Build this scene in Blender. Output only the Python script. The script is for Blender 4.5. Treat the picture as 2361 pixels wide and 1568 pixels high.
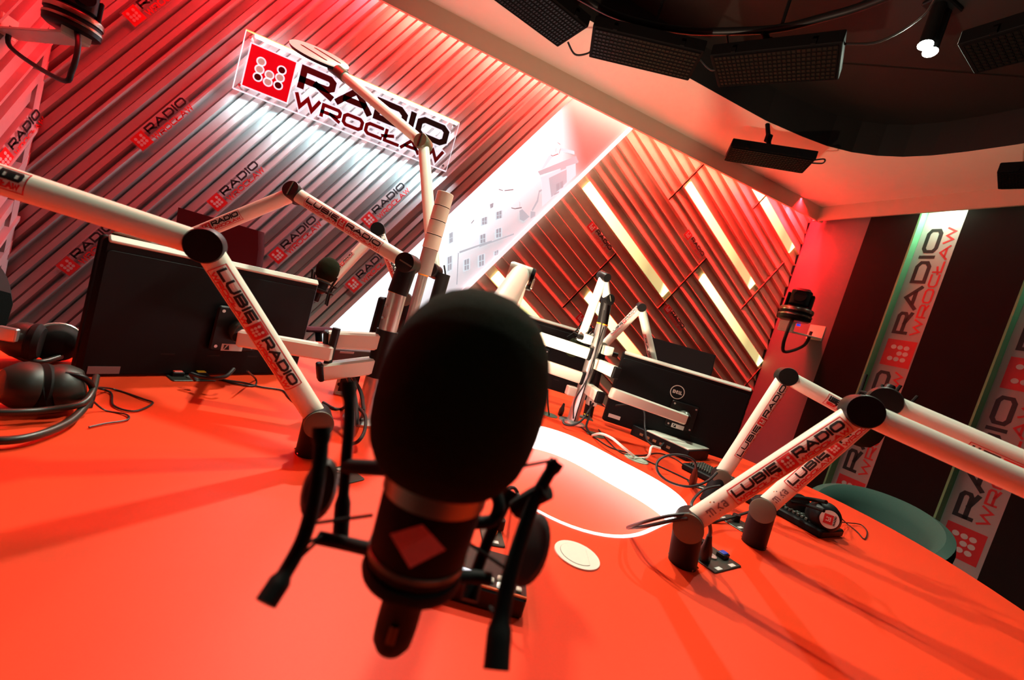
import bpy, bmesh, math, random
from mathutils import Vector as V, Matrix
R = math.radians
random.seed(4)
scn = bpy.context.scene
col = scn.collection
for o in list(bpy.data.objects): bpy.data.objects.remove(o)

# ------------------------------------------------------------------ camera
F_PX = 974.4
CAM = V((0, 0, 1.13))
def _rot(a, b, c):
    yaw = Matrix(((math.cos(a), 0, math.sin(a)), (0, 1, 0), (-math.sin(a), 0, math.cos(a))))
    pit = Matrix(((1, 0, 0), (0, math.cos(b), -math.sin(b)), (0, math.sin(b), math.cos(b))))
    rol = Matrix(((math.cos(c), -math.sin(c), 0), (math.sin(c), math.cos(c), 0), (0, 0, 1)))
    return rol @ pit @ yaw
RC = _rot(-.34246, .07249, .28741)          # world (right, down, depth) -> lens
def ray(x, y):
    d = RC.transposed() @ V((x - 1180.5, y - 784, F_PX))
    return V((d[0], d[2], -d[1])) / F_PX
def P(x, y, d): return CAM + ray(x, y) * d
def onz(x, y, z):
    r = ray(x, y); return CAM + r * ((z - CAM.z) / r.z)
def ony(x, y, Y):
    r = ray(x, y); return CAM + r * (Y / r.y)
cd = bpy.data.cameras.new('camera'); cam = bpy.data.objects.new('camera', cd); col.objects.link(cam)
def w2b(v): return V((v[0], v[2], -v[1]))
RT = RC.transposed()
ex, ey, ez = w2b(RT.col[0]), -w2b(RT.col[1]), -w2b(RT.col[2])
cam.matrix_world = Matrix(((ex.x, ey.x, ez.x, CAM.x), (ex.y, ey.y, ez.y, CAM.y), (ex.z, ey.z, ez.z, CAM.z), (0, 0, 0, 1)))
cd.sensor_width = 36; cd.lens = 36 * F_PX / 2361; cd.clip_start = .01
cd.dof.use_dof = True; cd.dof.focus_distance = 1.35; cd.dof.aperture_fstop = 4.6
scn.camera = cam

# ------------------------------------------------------------------ world, exposure, lights
w = bpy.data.worlds.new('World'); scn.world = w; w.use_nodes = True
w.node_tree.nodes['Background'].inputs[0].default_value = (.9, 1, .9, 1)
w.node_tree.nodes['Background'].inputs[1].default_value = .004
scn.view_settings.view_transform = 'Standard'; scn.view_settings.look = 'None'
scn.view_settings.exposure = 0.7; scn.view_settings.gamma = 1.0
YW, YF, ZC = 3.2, 3.05, 2.86                # back wall, fascia, ceiling
def area(name, loc, aim, sx, sy, power, color, spread=180):
    l = bpy.data.lights.new(name, 'AREA'); l.shape = 'RECTANGLE'; l.size = sx; l.size_y = sy
    l.energy = power; l.color = color; l.spread = R(spread)
    o = bpy.data.objects.new(name, l); col.objects.link(o); o.location = loc
    o.rotation_euler = (V(aim) - V(loc)).to_track_quat('-Z', 'Y').to_euler(); return o
def spot(name, loc, aim, power, color, ang, blend, rad):
    l = bpy.data.lights.new(name, 'SPOT'); l.energy = power; l.color = color
    l.spot_size = R(ang); l.spot_blend = blend; l.shadow_soft_size = rad
    o = bpy.data.objects.new(name, l); col.objects.link(o); o.location = loc
    o.rotation_euler = (V(aim) - V(loc)).to_track_quat('-Z', 'Y').to_euler(); return o
RED = (1, .016, .026)
area('cove_light_back', (.95, 3.092, 2.845), (.95, 3.15, 2.2), 5.5, .02, 155, RED)
area('cove_light_amber', (1.2, 3.092, 2.84), (1.2, 3.17, 2.3), 3.2, .02, 4, (1, .5, .08))
area('cove_light_side', (-1.822, 1.9, 2.845), (-1.88, 1.9, 2.0), .02, 2.3, 46, (1, .004, .012))
area('cove_light_corner', (3.42, 3.105, 2.845), (3.80, 2.97, 1.5), .2, .02, 16, (1, .006, .012), 100)
spot('back_key_spot', (.12, 2.2, 2.70), (.5, .8, .75), 95, (.97, 1, .82), 100, .5, .04)
spot('key_spot', (.38, 1.32, 2.72), (.55, 1.0, .75), 62, (.96, 1, .80), 130, .5, .05)
spot('added_ceiling_uplight', (.40, 1.06, .69), (1.0, 1.5, 2.8), 95, (1, .78, .55), 106, .7, .04)  # added lamp, tucked into the hollow to brighten the ceiling
spot('added_front_fill', (.9, -.45, 2.78), (.45, 1.2, .8), 7, (1, .97, .9), 75, .6, .05)  # added fill, unseen behind the camera, for surfaces facing the viewer
spot('side_spot', (2.1, 1.5, 2.80), (1.2, 1.0, .75), 30, (.85, 1, .8), 110, .6, .03)

# ------------------------------------------------------------------ materials
MATS = {}
def mat(name, c, rough=.5, metal=0, noise=0, scale=40, bump=0, emit=None, es=0, coat=0, spec=.5, alpha=1, trans=0):
    if name in MATS: return MATS[name]
    m = bpy.data.materials.new(name); m.use_nodes = True; nt = m.node_tree
    b = nt.nodes['Principled BSDF']; b.inputs['Base Color'].default_value = (*c, 1)
    b.inputs['Roughness'].default_value = rough; b.inputs['Metallic'].default_value = metal
    b.inputs['Specular IOR Level'].default_value = spec; b.inputs['Coat Weight'].default_value = coat
    if trans: b.inputs['Transmission Weight'].default_value = trans
    if alpha < 1: b.inputs['Alpha'].default_value = alpha
    if emit: b.inputs['Emission Color'].default_value = (*emit, 1); b.inputs['Emission Strength'].default_value = es
    if noise or bump:
        tc = nt.nodes.new('ShaderNodeTexCoord'); n = nt.nodes.new('ShaderNodeTexNoise')
        n.inputs['Scale'].default_value = scale; n.inputs['Detail'].default_value = 4
        nt.links.new(tc.outputs['Object'], n.inputs['Vector'])
        if noise:
            mx = nt.nodes.new('ShaderNodeMix'); mx.data_type = 'RGBA'
            mx.inputs[6].default_value = (*[v * (1 - noise) for v in c], 1)
            mx.inputs[7].default_value = (*[min(1, v * (1 + noise)) for v in c], 1)
            nt.links.new(n.outputs['Fac'], mx.inputs[0]); nt.links.new(mx.outputs[2], b.inputs['Base Color'])
        if bump:
            bp = nt.nodes.new('ShaderNodeBump'); bp.inputs['Strength'].default_value = bump; bp.inputs['Distance'].default_value = .002
            nt.links.new(n.outputs['Fac'], bp.inputs['Height']); nt.links.new(bp.outputs[0], b.inputs['Normal'])
    MATS[name] = m; return m
RED_TOP = mat('red laminate', (.84, .054, .012), .5, noise=.05, scale=300, spec=.22)
WHITE = mat('white enamel', (.78, .81, .68), .35, noise=.03, scale=20)
ALU = mat('brushed aluminium', (.62, .62, .60), .33, .85, noise=.06, scale=90)
BLACK = mat('black plastic', (.006, .006, .006), .42, noise=.15, scale=60, spec=.25)
SOFTBLK = mat('black rubber', (.006, .007, .006), .7, noise=.15, scale=80, spec=.2)
CHAR = mat('charcoal plastic', (.005, .0055, .006), .5, noise=.1, scale=60, spec=.14)
BASEGREY = mat('dark grey anodised', (.009, .009, .010), .5, 0, noise=.1, scale=100, spec=.15)
FOAM = mat('foam windscreen', (.011, .014, .005), .98, noise=.5, scale=900, bump=.9, spec=.1)
CHROME = mat('chrome', (.8, .8, .78), .12, 1, noise=.02)
WARMCHROME = mat('warm satin metal', (.30, .27, .20), .32, .9, noise=.05)
STICK = mat('sticker white', (.78, .74, .66), .5, noise=.03)
INKBLK = mat('ink black', (.008, .009, .010), .5, noise=.05)
INKRED = mat('ink red', (.60, .02, .022), .5, noise=.05)
INKDARK = mat('ink dark red', (.16, .004, .010), .5, noise=.05)
INKGREY = mat('ink warm grey', (.36, .31, .26), .5, noise=.05)
ORANGE = mat('orange ring', (.9, .38, .03), .45, noise=.05)
CABLE = mat('black cable', (.012, .012, .012), .5, noise=.1)
CABLEW = mat('white cable', (.75, .75, .66), .5, noise=.05)
SLAT = mat('painted ribbed board', (.45, .42, .40), .6, noise=.06, scale=30)
FIN = mat('beige panel board', (.64, .46, .33), .6, noise=.12, scale=25)
CEIL = mat('ceiling paint', (.74, .66, .54), .8, noise=.03, scale=15)
FASC = mat('fascia paint', (.50, .40, .30), .7, noise=.04, scale=15)
DARKCEIL = mat('dark ceiling', (.010, .008, .0065), .6, noise=.15, scale=8)
DARKWALL = mat('dark wall board', (.012, .010, .009), .8, noise=.12, scale=8, spec=.15)
GREYWALL = mat('grey wall paint', (.15, .155, .16), .8, noise=.05, scale=10)
CARPET = mat('carpet', (.03, .028, .028), .95, noise=.3, scale=200)
PALE = mat('pale grey plastic', (.62, .66, .56), .4, noise=.04)
PRINTW = mat('print white', (.62, .62, .58), .55, noise=.03)
TEAL = mat('teal upholstery', (.026, .085, .066), .85, noise=.15, scale=400, bump=.2)
MAROON = mat('maroon upholstery', (.075, .003, .010), .9, noise=.2, scale=400, bump=.2)
BLKFAB = mat('black upholstery', (.004, .004, .004), .9, noise=.2, scale=400, bump=.2)
BROWNK = mat('brown knob', (.07, .035, .03), .5, noise=.1)
ACRYL = mat('clear acrylic', (.9, .93, .95), .08, alpha=.07, spec=.6)
BLUEB = mat('blue button', (.01, .06, .45), .4, noise=.05)
REDB = mat('red button', (.75, .05, .03), .4, noise=.05)
YELB = mat('yellow button', (.85, .55, .02), .4, noise=.05)
ORAB = mat('orange button', (.9, .15, .02), .4, noise=.05, emit=(1, .15, .02), es=.3)
GREENLED = mat('green led', (.1, .8, .1), .4, noise=.05, emit=(.3, 1, .1), es=3)
BLUELED = mat('blue plug', (.02, .1, .9), .4, noise=.05, emit=(.02, .1, 1), es=.4)
MGREEN = mat('green lit reveal', (.16, .55, .26), .6, noise=.05)  # green light from the slot top, put into the reveal colour
LCD = mat('lit display', (.5, .6, .7), .3, noise=.1, emit=(.7, .85, 1), es=.9)
LENSM = mat('led lens', (.007, .006, .0045), .4, 0, noise=.3, scale=30, spec=.2)
GLOWW = mat('glowing white', (.9, .9, .9), .5, emit=(1, .97, .95), es=3.2, noise=.02)
RIMW = mat('glowing rim', (.9, .9, .9), .5, emit=(1, .88, .8), es=.9, noise=.02)
LEDROW = mat('led rail glow', (.9, .9, .9), .5, emit=(.92, .95, 1), es=3, noise=.02)
ETCH = mat('etched glow', (.6, .63, .7), .5, emit=(.80, .90, 1), es=.55, noise=.02)
EDGE = mat('lit acrylic edge', (.9, .93, 1), .5, emit=(.85, .9, 1), es=.5, noise=.02)
SPOTG = mat('spot bulb', (1, 1, 1), .5, emit=(.9, 1, .9), es=25, noise=.02)

# ------------------------------------------------------------------ mesh builder
def frame(z, hint=None):
    z = V(z).normalized(); h = V(hint) if hint is not None else (V((0, 0, 1)) if abs(z.z) < .9 else V((1, 0, 0)))
    x = h.cross(z)
    if x.length < 1e-6: x = V((1, 0, 0)).cross(z)
    x.normalize(); return x, z.cross(x), z
class MB:
    def __init__(s): s.v = []; s.f = []
    def add(s, vs, fs):
        n = len(s.v); s.v += [V(p) for p in vs]; s.f += [tuple(i + n for i in f) for f in fs]; return s
    def quad(s, *p): return s.add(p, [tuple(range(len(p)))])
    def prism(s, poly, off):
        off = V(off); n = len(poly); a = [V(p) for p in poly]
        return s.add(a + [p + off for p in a], [tuple(range(n))[::-1], tuple(range(n, 2 * n))] + [(i, (i + 1) % n, n + (i + 1) % n, n + i) for i in range(n)])
    def box(s, c, size, axes=None, bev=0):
        X, Y, Z = axes or (V((1, 0, 0)), V((0, 1, 0)), V((0, 0, 1))); c = V(c); a, b, d = [q / 2 for q in size]
        if bev <= 0:
            pts = [c + X * (i * a) + Y * (j * b) + Z * (k * d) for k in (-1, 1) for i, j in ((-1, -1), (1, -1), (1, 1), (-1, 1))]
            return s.add(pts, [(3, 2, 1, 0), (4, 5, 6, 7), (0, 1, 5, 4), (1, 2, 6, 5), (2, 3, 7, 6), (3, 0, 4, 7)])
        r = min(bev, a * .98, b * .98); e = min(bev * .5, d * .9); n = 4; ring = []
        def loop(ins, z):
            out = []
            for cx, cy, st in ((1, 1, 0), (-1, 1, 90), (-1, -1, 180), (1, -1, 270)):
                for k in range(n + 1):
                    t = R(st + 90 * k / n); rr = max(r - ins, .0001)
                    out.append(c + X * (cx * (a - r) + rr * math.cos(t)) + Y * (cy * (b - r) + rr * math.sin(t)) + Z * z)
            return out
        return s.loft([loop(e, -d), loop(0, -d + e), loop(0, d - e), loop(e, d)])
    def loft(s, rings, caps=True, closed=True):
        n = len(rings[0]); base = len(s.v)
        for r in rings: s.v += [V(p) for p in r]
        for i in range(len(rings) - 1):
            for j in range(n if closed else n - 1):
                k = (j + 1) % n
                s.f.append((base + i * n + j, base + i * n + k, base + (i + 1) * n + k, base + (i + 1) * n + j))
        if caps and closed:
            s.f.append(tuple(base + j for j in range(n))[::-1]); s.f.append(tuple(base + (len(rings) - 1) * n + j for j in range(n)))
        return s
    def lathe(s, o, axis, prof, seg=32, sq=1, hint=None):
        x, y, z = frame(axis, hint); o = V(o)
        return s.loft([[o + z * h + x * (max(r, .00005) * math.cos(2 * math.pi * j / seg)) + y * (max(r, .00005) * sq * math.sin(2 * math.pi * j / seg)) for j in range(seg)] for r, h in prof])
    def cyl(s, a, b, r, r2=None, seg=24, bev=0):
        a, b = V(a), V(b); L = (b - a).length; r2 = r if r2 is None else r2
        if bev: prof = [(r - bev, 0), (r, bev), (r2, L - bev), (r2 - bev, L)]
        else: prof = [(r, 0), (r2, L)]
        return s.lathe(a, b - a, prof, seg)
    def tube(s, pts, r, seg=8):
        pts = [V(p) for p in pts]; n = len(pts); rings = []; x = None
        for i in range(n):
            t = (pts[min(i + 1, n - 1)] - pts[max(i - 1, 0)]).normalized()
            if x is None: x = frame(t)[0]
            x = (x - t * x.dot(t)).normalized(); y = t.cross(x); rr = r[i] if isinstance(r, (list, tuple)) else r
            rings.append([pts[i] + x * (rr * math.cos(2 * math.pi * j / seg)) + y * (rr * math.sin(2 * math.pi * j / seg)) for j in range(seg)])
        return s.loft(rings)
    def sphere(s, c, r, seg=20, sc=(1, 1, 1)):
        c = V(c); rings = []
        for i in range(seg // 2 + 1):
            t = math.pi * i / (seg // 2); rr = max(math.sin(t), .002)
            rings.append([c + V((r * sc[0] * rr * math.cos(2 * math.pi * j / seg), r * sc[1] * rr * math.sin(2 * math.pi * j / seg), -r * sc[2] * math.cos(t))) for j in range(seg)])
        return s.loft(rings)
    def build(s, name, m, loc=(0, 0, 0), parent=None, smooth=True):
        loc = V(loc); me = bpy.data.meshes.new(name); me.from_pydata([p - loc for p in s.v], [], s.f); me.validate()
        bm = bmesh.new(); bm.from_mesh(me); bmesh.ops.recalc_face_normals(bm, faces=bm.faces); bm.to_mesh(me); bm.free()
        for q in (m if isinstance(m, (list, tuple)) else [m]): me.materials.append(q)
        if smooth: me.shade_smooth(); me.set_sharp_from_angle(angle=R(38))
        o = bpy.data.objects.new(name, me); col.objects.link(o)
        if parent is not None: o.parent = parent
        else: o.location = loc
        return o
def smooth_path(pts, n=6):
    pts = [V(p) for p in pts]; out = []
    for i in range(len(pts) - 1):
        p0, p1, p2, p3 = pts[max(i - 1, 0)], pts[i], pts[i + 1], pts[min(i + 2, len(pts) - 1)]
        for k in range(n):
            t = k / n
            out.append(.5 * ((2 * p1) + (p2 - p0) * t + (2 * p0 - 5 * p1 + 4 * p2 - p3) * t * t + (3 * p1 - p0 - 3 * p2 + p3) * t ** 3))
    return out + [pts[-1]]
def tag(o, label, cat, group=None):
    o['label'] = label; o['category'] = cat
    if group: o['group'] = group
    return o
class Thing:
    def __init__(s, name, label, cat, loc, group=None):
        s.o = bpy.data.objects.new(name, None); col.objects.link(s.o); s.loc = V(loc); s.o.location = s.loc
        s.o.empty_display_size = .05; tag(s.o, label, cat, group)
    def part(s, name, mb, m, parent=None, label=None, smooth=True):
        o = mb.build(name, m, s.loc, parent or s.o, smooth)
        if label: o['label'] = label
        return o
def single(name, mb, m, label, cat, group=None, loc=None):
    c = V(loc) if loc is not None else sum(mb.v, V()) / len(mb.v)
    return tag(mb.build(name, m, c), label, cat, group)
def struct(name, mb, m, smooth=False):
    o = mb.build(name, m, (0, 0, 0), None, smooth); o['kind'] = 'structure'; return o

# ------------------------------------------------------------------ lettering
def G(ch):
    c = .2
    g = {
     'L': (1, [[(0, 1), (0, 0), (1, 0)]]),
     'U': (1.15, [[(0, 1), (0, c), (c, 0), (1.15 - c, 0), (1.15, c), (1.15, 1)]]),
     'B': (1.15, [[(0, 0), (1, 0), (1.15, .15), (1.15, .35), (1, .5), (0, .5), (0, 0)], [(0, .5), (0, 1), (.95, 1), (1.1, .85), (1.1, .65), (.95, .5)]]),
     'I': (0, [[(0, 0), (0, 1)]]),
     'E': (1, [[(1, 1), (0, 1), (0, 0), (1, 0)], [(0, .5), (.9, .5)]]),
     'Ę': (1, [[(1, 1), (0, 1), (0, 0), (1, 0)], [(0, .5), (.9, .5)], [(.95, 0), (.75, -.18), (.8, -.27), (1.02, -.27)]]),
     'R': (1.2, [[(0, 0), (0, 1), (1.05, 1), (1.2, .85), (1.2, .5), (1.05, .35), (0, .35)], [(.6, .35), (1.2, 0)]]),
     'A': (1.3, [[(0, 0), (.65, 1), (1.3, 0)], [(.28, .3), (1.02, .3)]]),
     'D': (1.2, [[(0, 0), (.95, 0), (1.2, .25), (1.2, .75), (.95, 1), (0, 1), (0, 0)]]),
     'O': (1.3, [[(c, 0), (1.3 - c, 0), (1.3, c), (1.3, 1 - c), (1.3 - c, 1), (c, 1), (0, 1 - c), (0, c), (c, 0)]]),
     'W': (1.5, [[(0, 1), (.35, 0), (.75, .9), (1.15, 0), (1.5, 1)]]),
     'C': (1.15, [[(1.15, 1), (c, 1), (0, 1 - c), (0, c), (c, 0), (1.15, 0)]]),
     'Ł': (1, [[(0, 1), (0, 0), (1, 0)], [(-.2, .35), (.5, .65)]]),
     'm': (1.0, [[(0, 0), (0, .65)], [(0, .5), (.15, .65), (.4, .65), (.5, .5), (.5, 0)], [(.5, .5), (.65, .65), (.9, .65), (1, .5), (1, 0)]]),
     'l': (0, [[(0, -.1), (0, .95)]]),
     'k': (.55, [[(0, 0), (0, 1)], [(.5, .65), (0, .3)], [(.12, .36), (.55, 0)]]),
     'a': (.6, [[(.05, .62), (.45, .65), (.6, .5), (.6, 0)], [(.6, .35), (.15, .35), (0, .2), (.12, 0), (.45, 0), (.6, .12)]]),
     'e': (.85, [[(0, .35), (.75, .75), (.6, .95), (.2, 1), (0, .7), (0, .25), (.2, 0), (.8, .05)]]),
    }
    return g[ch]
def stroke(pts, t, closed=False):
    """flat strip quads (2-D) along a polyline with mitred corners"""
    pts = [V((p[0], p[1])) for p in pts]
    closed = closed or (pts[0] - pts[-1]).length < 1e-6
    if closed: pts = pts[:-1] if (pts[0] - pts[-1]).length < 1e-6 else pts
    n = len(pts); L = []; Rr = []
    for i in range(n):
        a = pts[(i - 1) % n] if (closed or i > 0) else None; b = pts[(i + 1) % n] if (closed or i < n - 1) else None
        d1 = (pts[i] - a).normalized() if a is not None else None; d2 = (b - pts[i]).normalized() if b is not None else None
        d1 = d1 or d2; d2 = d2 or d1; nn = V((-d1.y - d2.y, d1.x + d2.x))
        if nn.length < 1e-4: nn = V((-d1.y, d1.x))
        nn.normalize(); k = 1 / max(nn.dot(V((-d1.y, d1.x))), .45); p = pts[i]
        if not closed and i == 0: p = p - d2 * (t / 2)
        if not closed and i == n - 1: p = p + d1 * (t / 2)
        L.append(p + nn * (t / 2 * k)); Rr.append(p - nn * (t / 2 * k))
    return [(L[i], L[(i + 1) % n], Rr[(i + 1) % n], Rr[i]) for i in range(n if closed else n - 1)]
def text2d(s, x0, x1, y0, y1, t=.2, gap=.42):
    """word fitted into the 2-D box; t is stroke weight relative to the height"""
    h = y1 - y0; tot = -gap; adv = []
    for ch in s: adv.append(G(ch)[0]); tot += adv[-1] + gap
    th = t * h; sx = (x1 - x0 - th) / tot; x = x0 + th / 2; out = []; sy = h - th
    for ch, a in zip(s, adv):
        for pl in G(ch)[1]:
            out += stroke([(x + p[0] * sx, y0 + th / 2 + p[1] * sy) for p in pl], th)
        x += (a + gap) * sx
    return out
def rect2d(x0, x1, y0, y1): return [(V((x0, y0)), V((x1, y0)), V((x1, y1)), V((x0, y1)))]
def disc2d(x, y, r, n=14): return [tuple(V((x + r * math.cos(2 * math.pi * i / n), y + r * math.sin(2 * math.pi * i / n))) for i in range(n))]
def ring2d(x, y, r, t, n=28): return stroke([(x + r * math.cos(2 * math.pi * i / n), y + r * math.sin(2 * math.pi * i / n)) for i in range(n)], t, True)
DOTS = [(-1, 1), (-1, 0), (-1, -1), (0, -.18), (0, -1.1), (1, 1), (1, 0), (1, -1)]
def emit2d(mb, polys, fn, lift, cut=None):
    for p in polys:
        if cut and len(p) == 4:
            n = max(1, int(math.ceil(max((p[1] - p[0]).length, (p[3] - p[0]).length) / cut)))
            m1 = max(1, int(math.ceil(max((p[1] - p[0]).length, (p[2] - p[3]).length) / cut))); m2 = max(1, int(math.ceil(max((p[3] - p[0]).length, (p[2] - p[1]).length) / cut)))
            for i in range(m1):
                for j in range(m2):
                    def q(u, v): return (p[0] * (1 - u) + p[1] * u) * (1 - v) + (p[3] * (1 - u) + p[2] * u) * v
                    mb.quad(*[fn(q(u, v), lift) for u, v in ((i / m1, j / m2), ((i + 1) / m1, j / m2), ((i + 1) / m1, (j + 1) / m2), (i / m1, (j + 1) / m2))])
        else: mb.quad(*[fn(q, lift) for q in p])
    return mb
def plane_map(o, ux, uy, n):
    o, ux, uy, n = V(o), V(ux), V(uy), V(n)
    return lambda q, l: o + ux * q[0] + uy * q[1] + n * l

# ------------------------------------------------------------------ structure
floor = struct('floor', MB().box((1.0, .7, -.02), (6.3, 6.0, .04)), CARPET)
wl = struct('wall_left', MB().box((-1.99, .65, 1.43), (.04, 5.3, 2.86)), SLAT)
struct('wall_front', MB().box((1.2, -2.02, 1.43), (6.6, .04, 2.86)), DARKWALL)
struct('wall_back', MB().box((.95, YW + .09, 1.5), (6.2, .04, 3.1)), GREYWALL)
C30, S30 = math.cos(R(30)), math.sin(R(30))
def ab(a, b, y): return V((a * C30 + b * S30, y, -a * S30 + b * C30))   # slat coordinates on the back wall
def clip(poly, fs):
    for (nx, nz, c) in fs:
        out = []
        for i in range(len(poly)):
            p, q = poly[i], poly[(i + 1) % len(poly)]; dp = p.x * nx + p.z * nz - c; dq = q.x * nx + q.z * nz - c
            if dp >= 0: out.append(p)
            if (dp >= 0) != (dq >= 0): out.append(p + (q - p) * (dp / (dp - dq)))
        poly = out
        if len(poly) < 3: return []
    return poly
XL, XR = -1.93, 3.775
BOX = [(1, 0, XL), (-1, 0, -XR), (0, 1, 0), (0, -1, -2.86)]
# ribbed cladding left of the light box: boards parallel to the 60 degree line
mb = MB(); a = -.487; k = 0
prof = [(.030, .060), (.018, .0), (.044, .040), (.012, .008), (.030, .066), (.022, .004), (.038, .030), (.012, .080), (.026, .036), (.018, .0)]
while a > -3.3:
    wd, h = prof[k % len(prof)]; k += 1
    poly = clip([ab(a, -2, YW + .07), ab(a, 4.6, YW + .07), ab(a - wd, 4.6, YW + .07), ab(a - wd, -2, YW + .07)], BOX); a -= wd
    if poly: mb.prism(poly, (0, -(.04 + h), 0))
struct('trim_1', mb, SLAT)
# left wall boards and corner post
mb = MB(); k = 0; c0 = -3.6
def lw(s, b): return V((XL - .04, 3.2 - (s * C30 + b * S30), -s * S30 + b * C30))
def clipl(poly, fs):
    for (ny, nz, c) in fs:
        out = []
        for i in range(len(poly)):
            p, q = poly[i], poly[(i + 1) % len(poly)]; dp = p.y * ny + p.z * nz - c; dq = q.y * ny + q.z * nz - c
            if dp >= 0: out.append(p)
            if (dp >= 0) != (dq >= 0): out.append(p + (q - p) * (dp / (dp - dq)))
        poly = out
        if len(poly) < 3: return []
    return poly
def lw2(t, b):      # boards rising towards the corner at 60 degrees
    return V((XL - .04, 3.2 - (t * C30 - b * S30), t * S30 + b * C30))
t = -2.0
while t < 4.2:
    wd, h = prof[k % len(prof)]; k += 1
    poly = clipl([lw2(t, -4), lw2(t, 4.5), lw2(t + wd, 4.5), lw2(t + wd, -4)], [(1, 0, 0.6), (-1, 0, -3.16), (0, 1, 0), (0, -1, -2.86)]); t += wd
    if poly: mb.prism(poly, (.03 + h * .8, 0, 0))
struct('trim_2', mb, SLAT)
struct('trim_3', MB().box((XL + .015, 3.14, 1.43), (.05, .04, 2.86)), SLAT)
# beige herringbone panels right of the light box
def fin(p, bl):
    n = len(p); top = []
    for q in p:
        f = min(1, max(0, (q.x * S30 + q.z * C30 - bl + .0035) / .007)); top.append(V((q.x, YW - .004 + .007 * f, q.z)))
    mb.add(p + top, [tuple(range(n)), tuple(range(n, 2 * n))] + [(j, (j + 1) % n, n + (j + 1) % n, n + j) for j in range(n)])
mb = MB(); rows = [(-.82, 1), (-.16, 0), (.5, 1), (1.16, 0), (1.822, 1), (2.485, 0), (3.147, 1), (3.81, 0), (4.47, 1)]
TUBES = {(2, 5): 0, }
depth = [.012, .02, .04, .05, .03, .045, .018]
for b0, odd in rows:
    a0 = -1.32 + (.66 if odd else 0)
    while a0 < 4.2:
        a1 = a0 + 1.32; aa = max(a0, 0.0)
        if a1 > .02:
            for i in range(7):
                bl = b0 + i * .0944; bh = bl + .0944
                hmid = depth[(i + (3 if odd else 0)) % 7]
                back = YW + .07
                p = clip([ab(aa, bl, back), ab(a1, bl, back), ab(a1, bh, back), ab(aa, bh, back)], BOX)
                if p:   # sloping channel bottom
                    top = []
                    for q in p:
                        bq = q.x * S30 + q.z * C30; f = (bq - bl) / .0944
                        top.append(V((q.x, YW + .030 - hmid * (.75 - .55 * f), q.z)))
                    n = len(p); mb.add(p + top, [tuple(range(n)), tuple(range(n, 2 * n))] + [(j, (j + 1) % n, n + (j + 1) % n, n + j) for j in range(n)])
                p = clip([ab(aa, bl - .0035, back), ab(a1, bl - .0035, back), ab(a1, bl + .0035, back), ab(aa, bl + .0035, back)], BOX)
                if p: fin(p, bl)
            for ae in ((a0, a1) if a0 > .01 else (a1,)):
                p = clip([ab(ae - .006, b0, back), ab(ae + .006, b0, back), ab(ae + .006, b0 + .66, back), ab(ae - .006, b0 + .66, back)], BOX)
                if p: mb.prism(p, (0, -.077, 0))
        a0 = a1
struct('trim_4', mb, FIN)
# right wall: grey near the corner, dark boards with two recessed lit slots
WD = V((.0769, -.997, 0)); WN = V((-.997, -.0769, 0)); WC = V((3.78, 3.2, 0))
def rw(s, z, off=0): return WC + WD * s + WN * off + V((0, 0, z))
def rbox(mb, s0, s1, z0, z1, o0, o1):
    pts = [rw(s, z, o) for o in (o0, o1) for s, z in ((s0, z0), (s1, z0), (s1, z1), (s0, z1))]
    return mb.add(pts, [(0, 1, 2, 3), (4, 5, 6, 7), (0, 1, 5, 4), (1, 2, 6, 5), (2, 3, 7, 6), (3, 0, 4, 7)])
wr = MB(); rbox(wr, -.1, 5.25, 0, 2.86, -.12, -.08); struct('wall_right', wr, PRINTW)
S1, S2 = (.874, 1.144), (1.562, 1.836)
g = MB(); rbox(g, 0, .52, 0, 2.86, -.08, 0); struct('trim_5', g, GREYWALL)
g = MB(); rbox(g, .52, S1[0] - .012, 0, 2.86, -.08, .002); rbox(g, S1[1], S2[0] - .012, 0, 2.86, -.08, .002); rbox(g, S2[1], 5.22, 0, 2.86, -.08, .002)
struct('trim_6', g, DARKWALL)
g = MB()
for s in (S1, S2): rbox(g, s[0] - .012, s[0], 0, 2.86, -.08, .002)
struct('trim_7', g, MGREEN)
# ceiling with a raised dark bay
rec = []
def arc(cx, cy, r, a0, a1, n=10): return [V((cx + r * math.cos(R(a0 + (a1 - a0) * i / n)), cy + r * math.sin(R(a0 + (a1 - a0) * i / n)), 0)) for i in range(n + 1)]
rec = [V((x, 2.45 + .05 * math.sin((x + .2) / 2.4 * math.pi) * .5, 0)) for x in (.3, .7, 1.1, 1.5, 1.9)]
rec += [V(p) for p in ((2.2, 2.45, 0), (2.5, 2.405, 0), (2.7, 2.36, 0), (2.86, 2.29, 0), (2.98, 2.2, 0), (3.07, 2.09, 0), (3.13, 1.96, 0), (3.17, 1.8, 0), (3.2, 1.6, 0), (3.22, 1.3, 0))]
rec += arc(2.4, -.6, .8, 0, -90) + arc(-.4, -.6, .8, -90, -180) + arc(-.4, 1.65, .8, 180, 90)
oc = V((1.1, .8, 0)); X0, X1, Y0, Y1 = -2.0, 4.22, -2.02, YF
angs = sorted(set([math.atan2(p.y - oc.y, p.x - oc.x) for p in rec]))
rec.sort(key=lambda p: math.atan2(p.y - oc.y, p.x - oc.x))
def out(p):
    d = p - oc; t = min([((X1 if d.x > 0 else X0) - oc.x) / d.x if abs(d.x) > 1e-6 else 9e9, ((Y1 if d.y > 0 else Y0) - oc.y) / d.y if abs(d.y) > 1e-6 else 9e9])
    return oc + d * t
inner, outer = [], []
crn = sorted([(math.atan2(y - oc.y, x - oc.x), V((x, y, 0))) for x in (X0, X1) for y in (Y0, Y1)], key=lambda q: q[0])
pts = [(math.atan2(p.y - oc.y, p.x - oc.x), p, out(p)) for p in rec]
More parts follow.
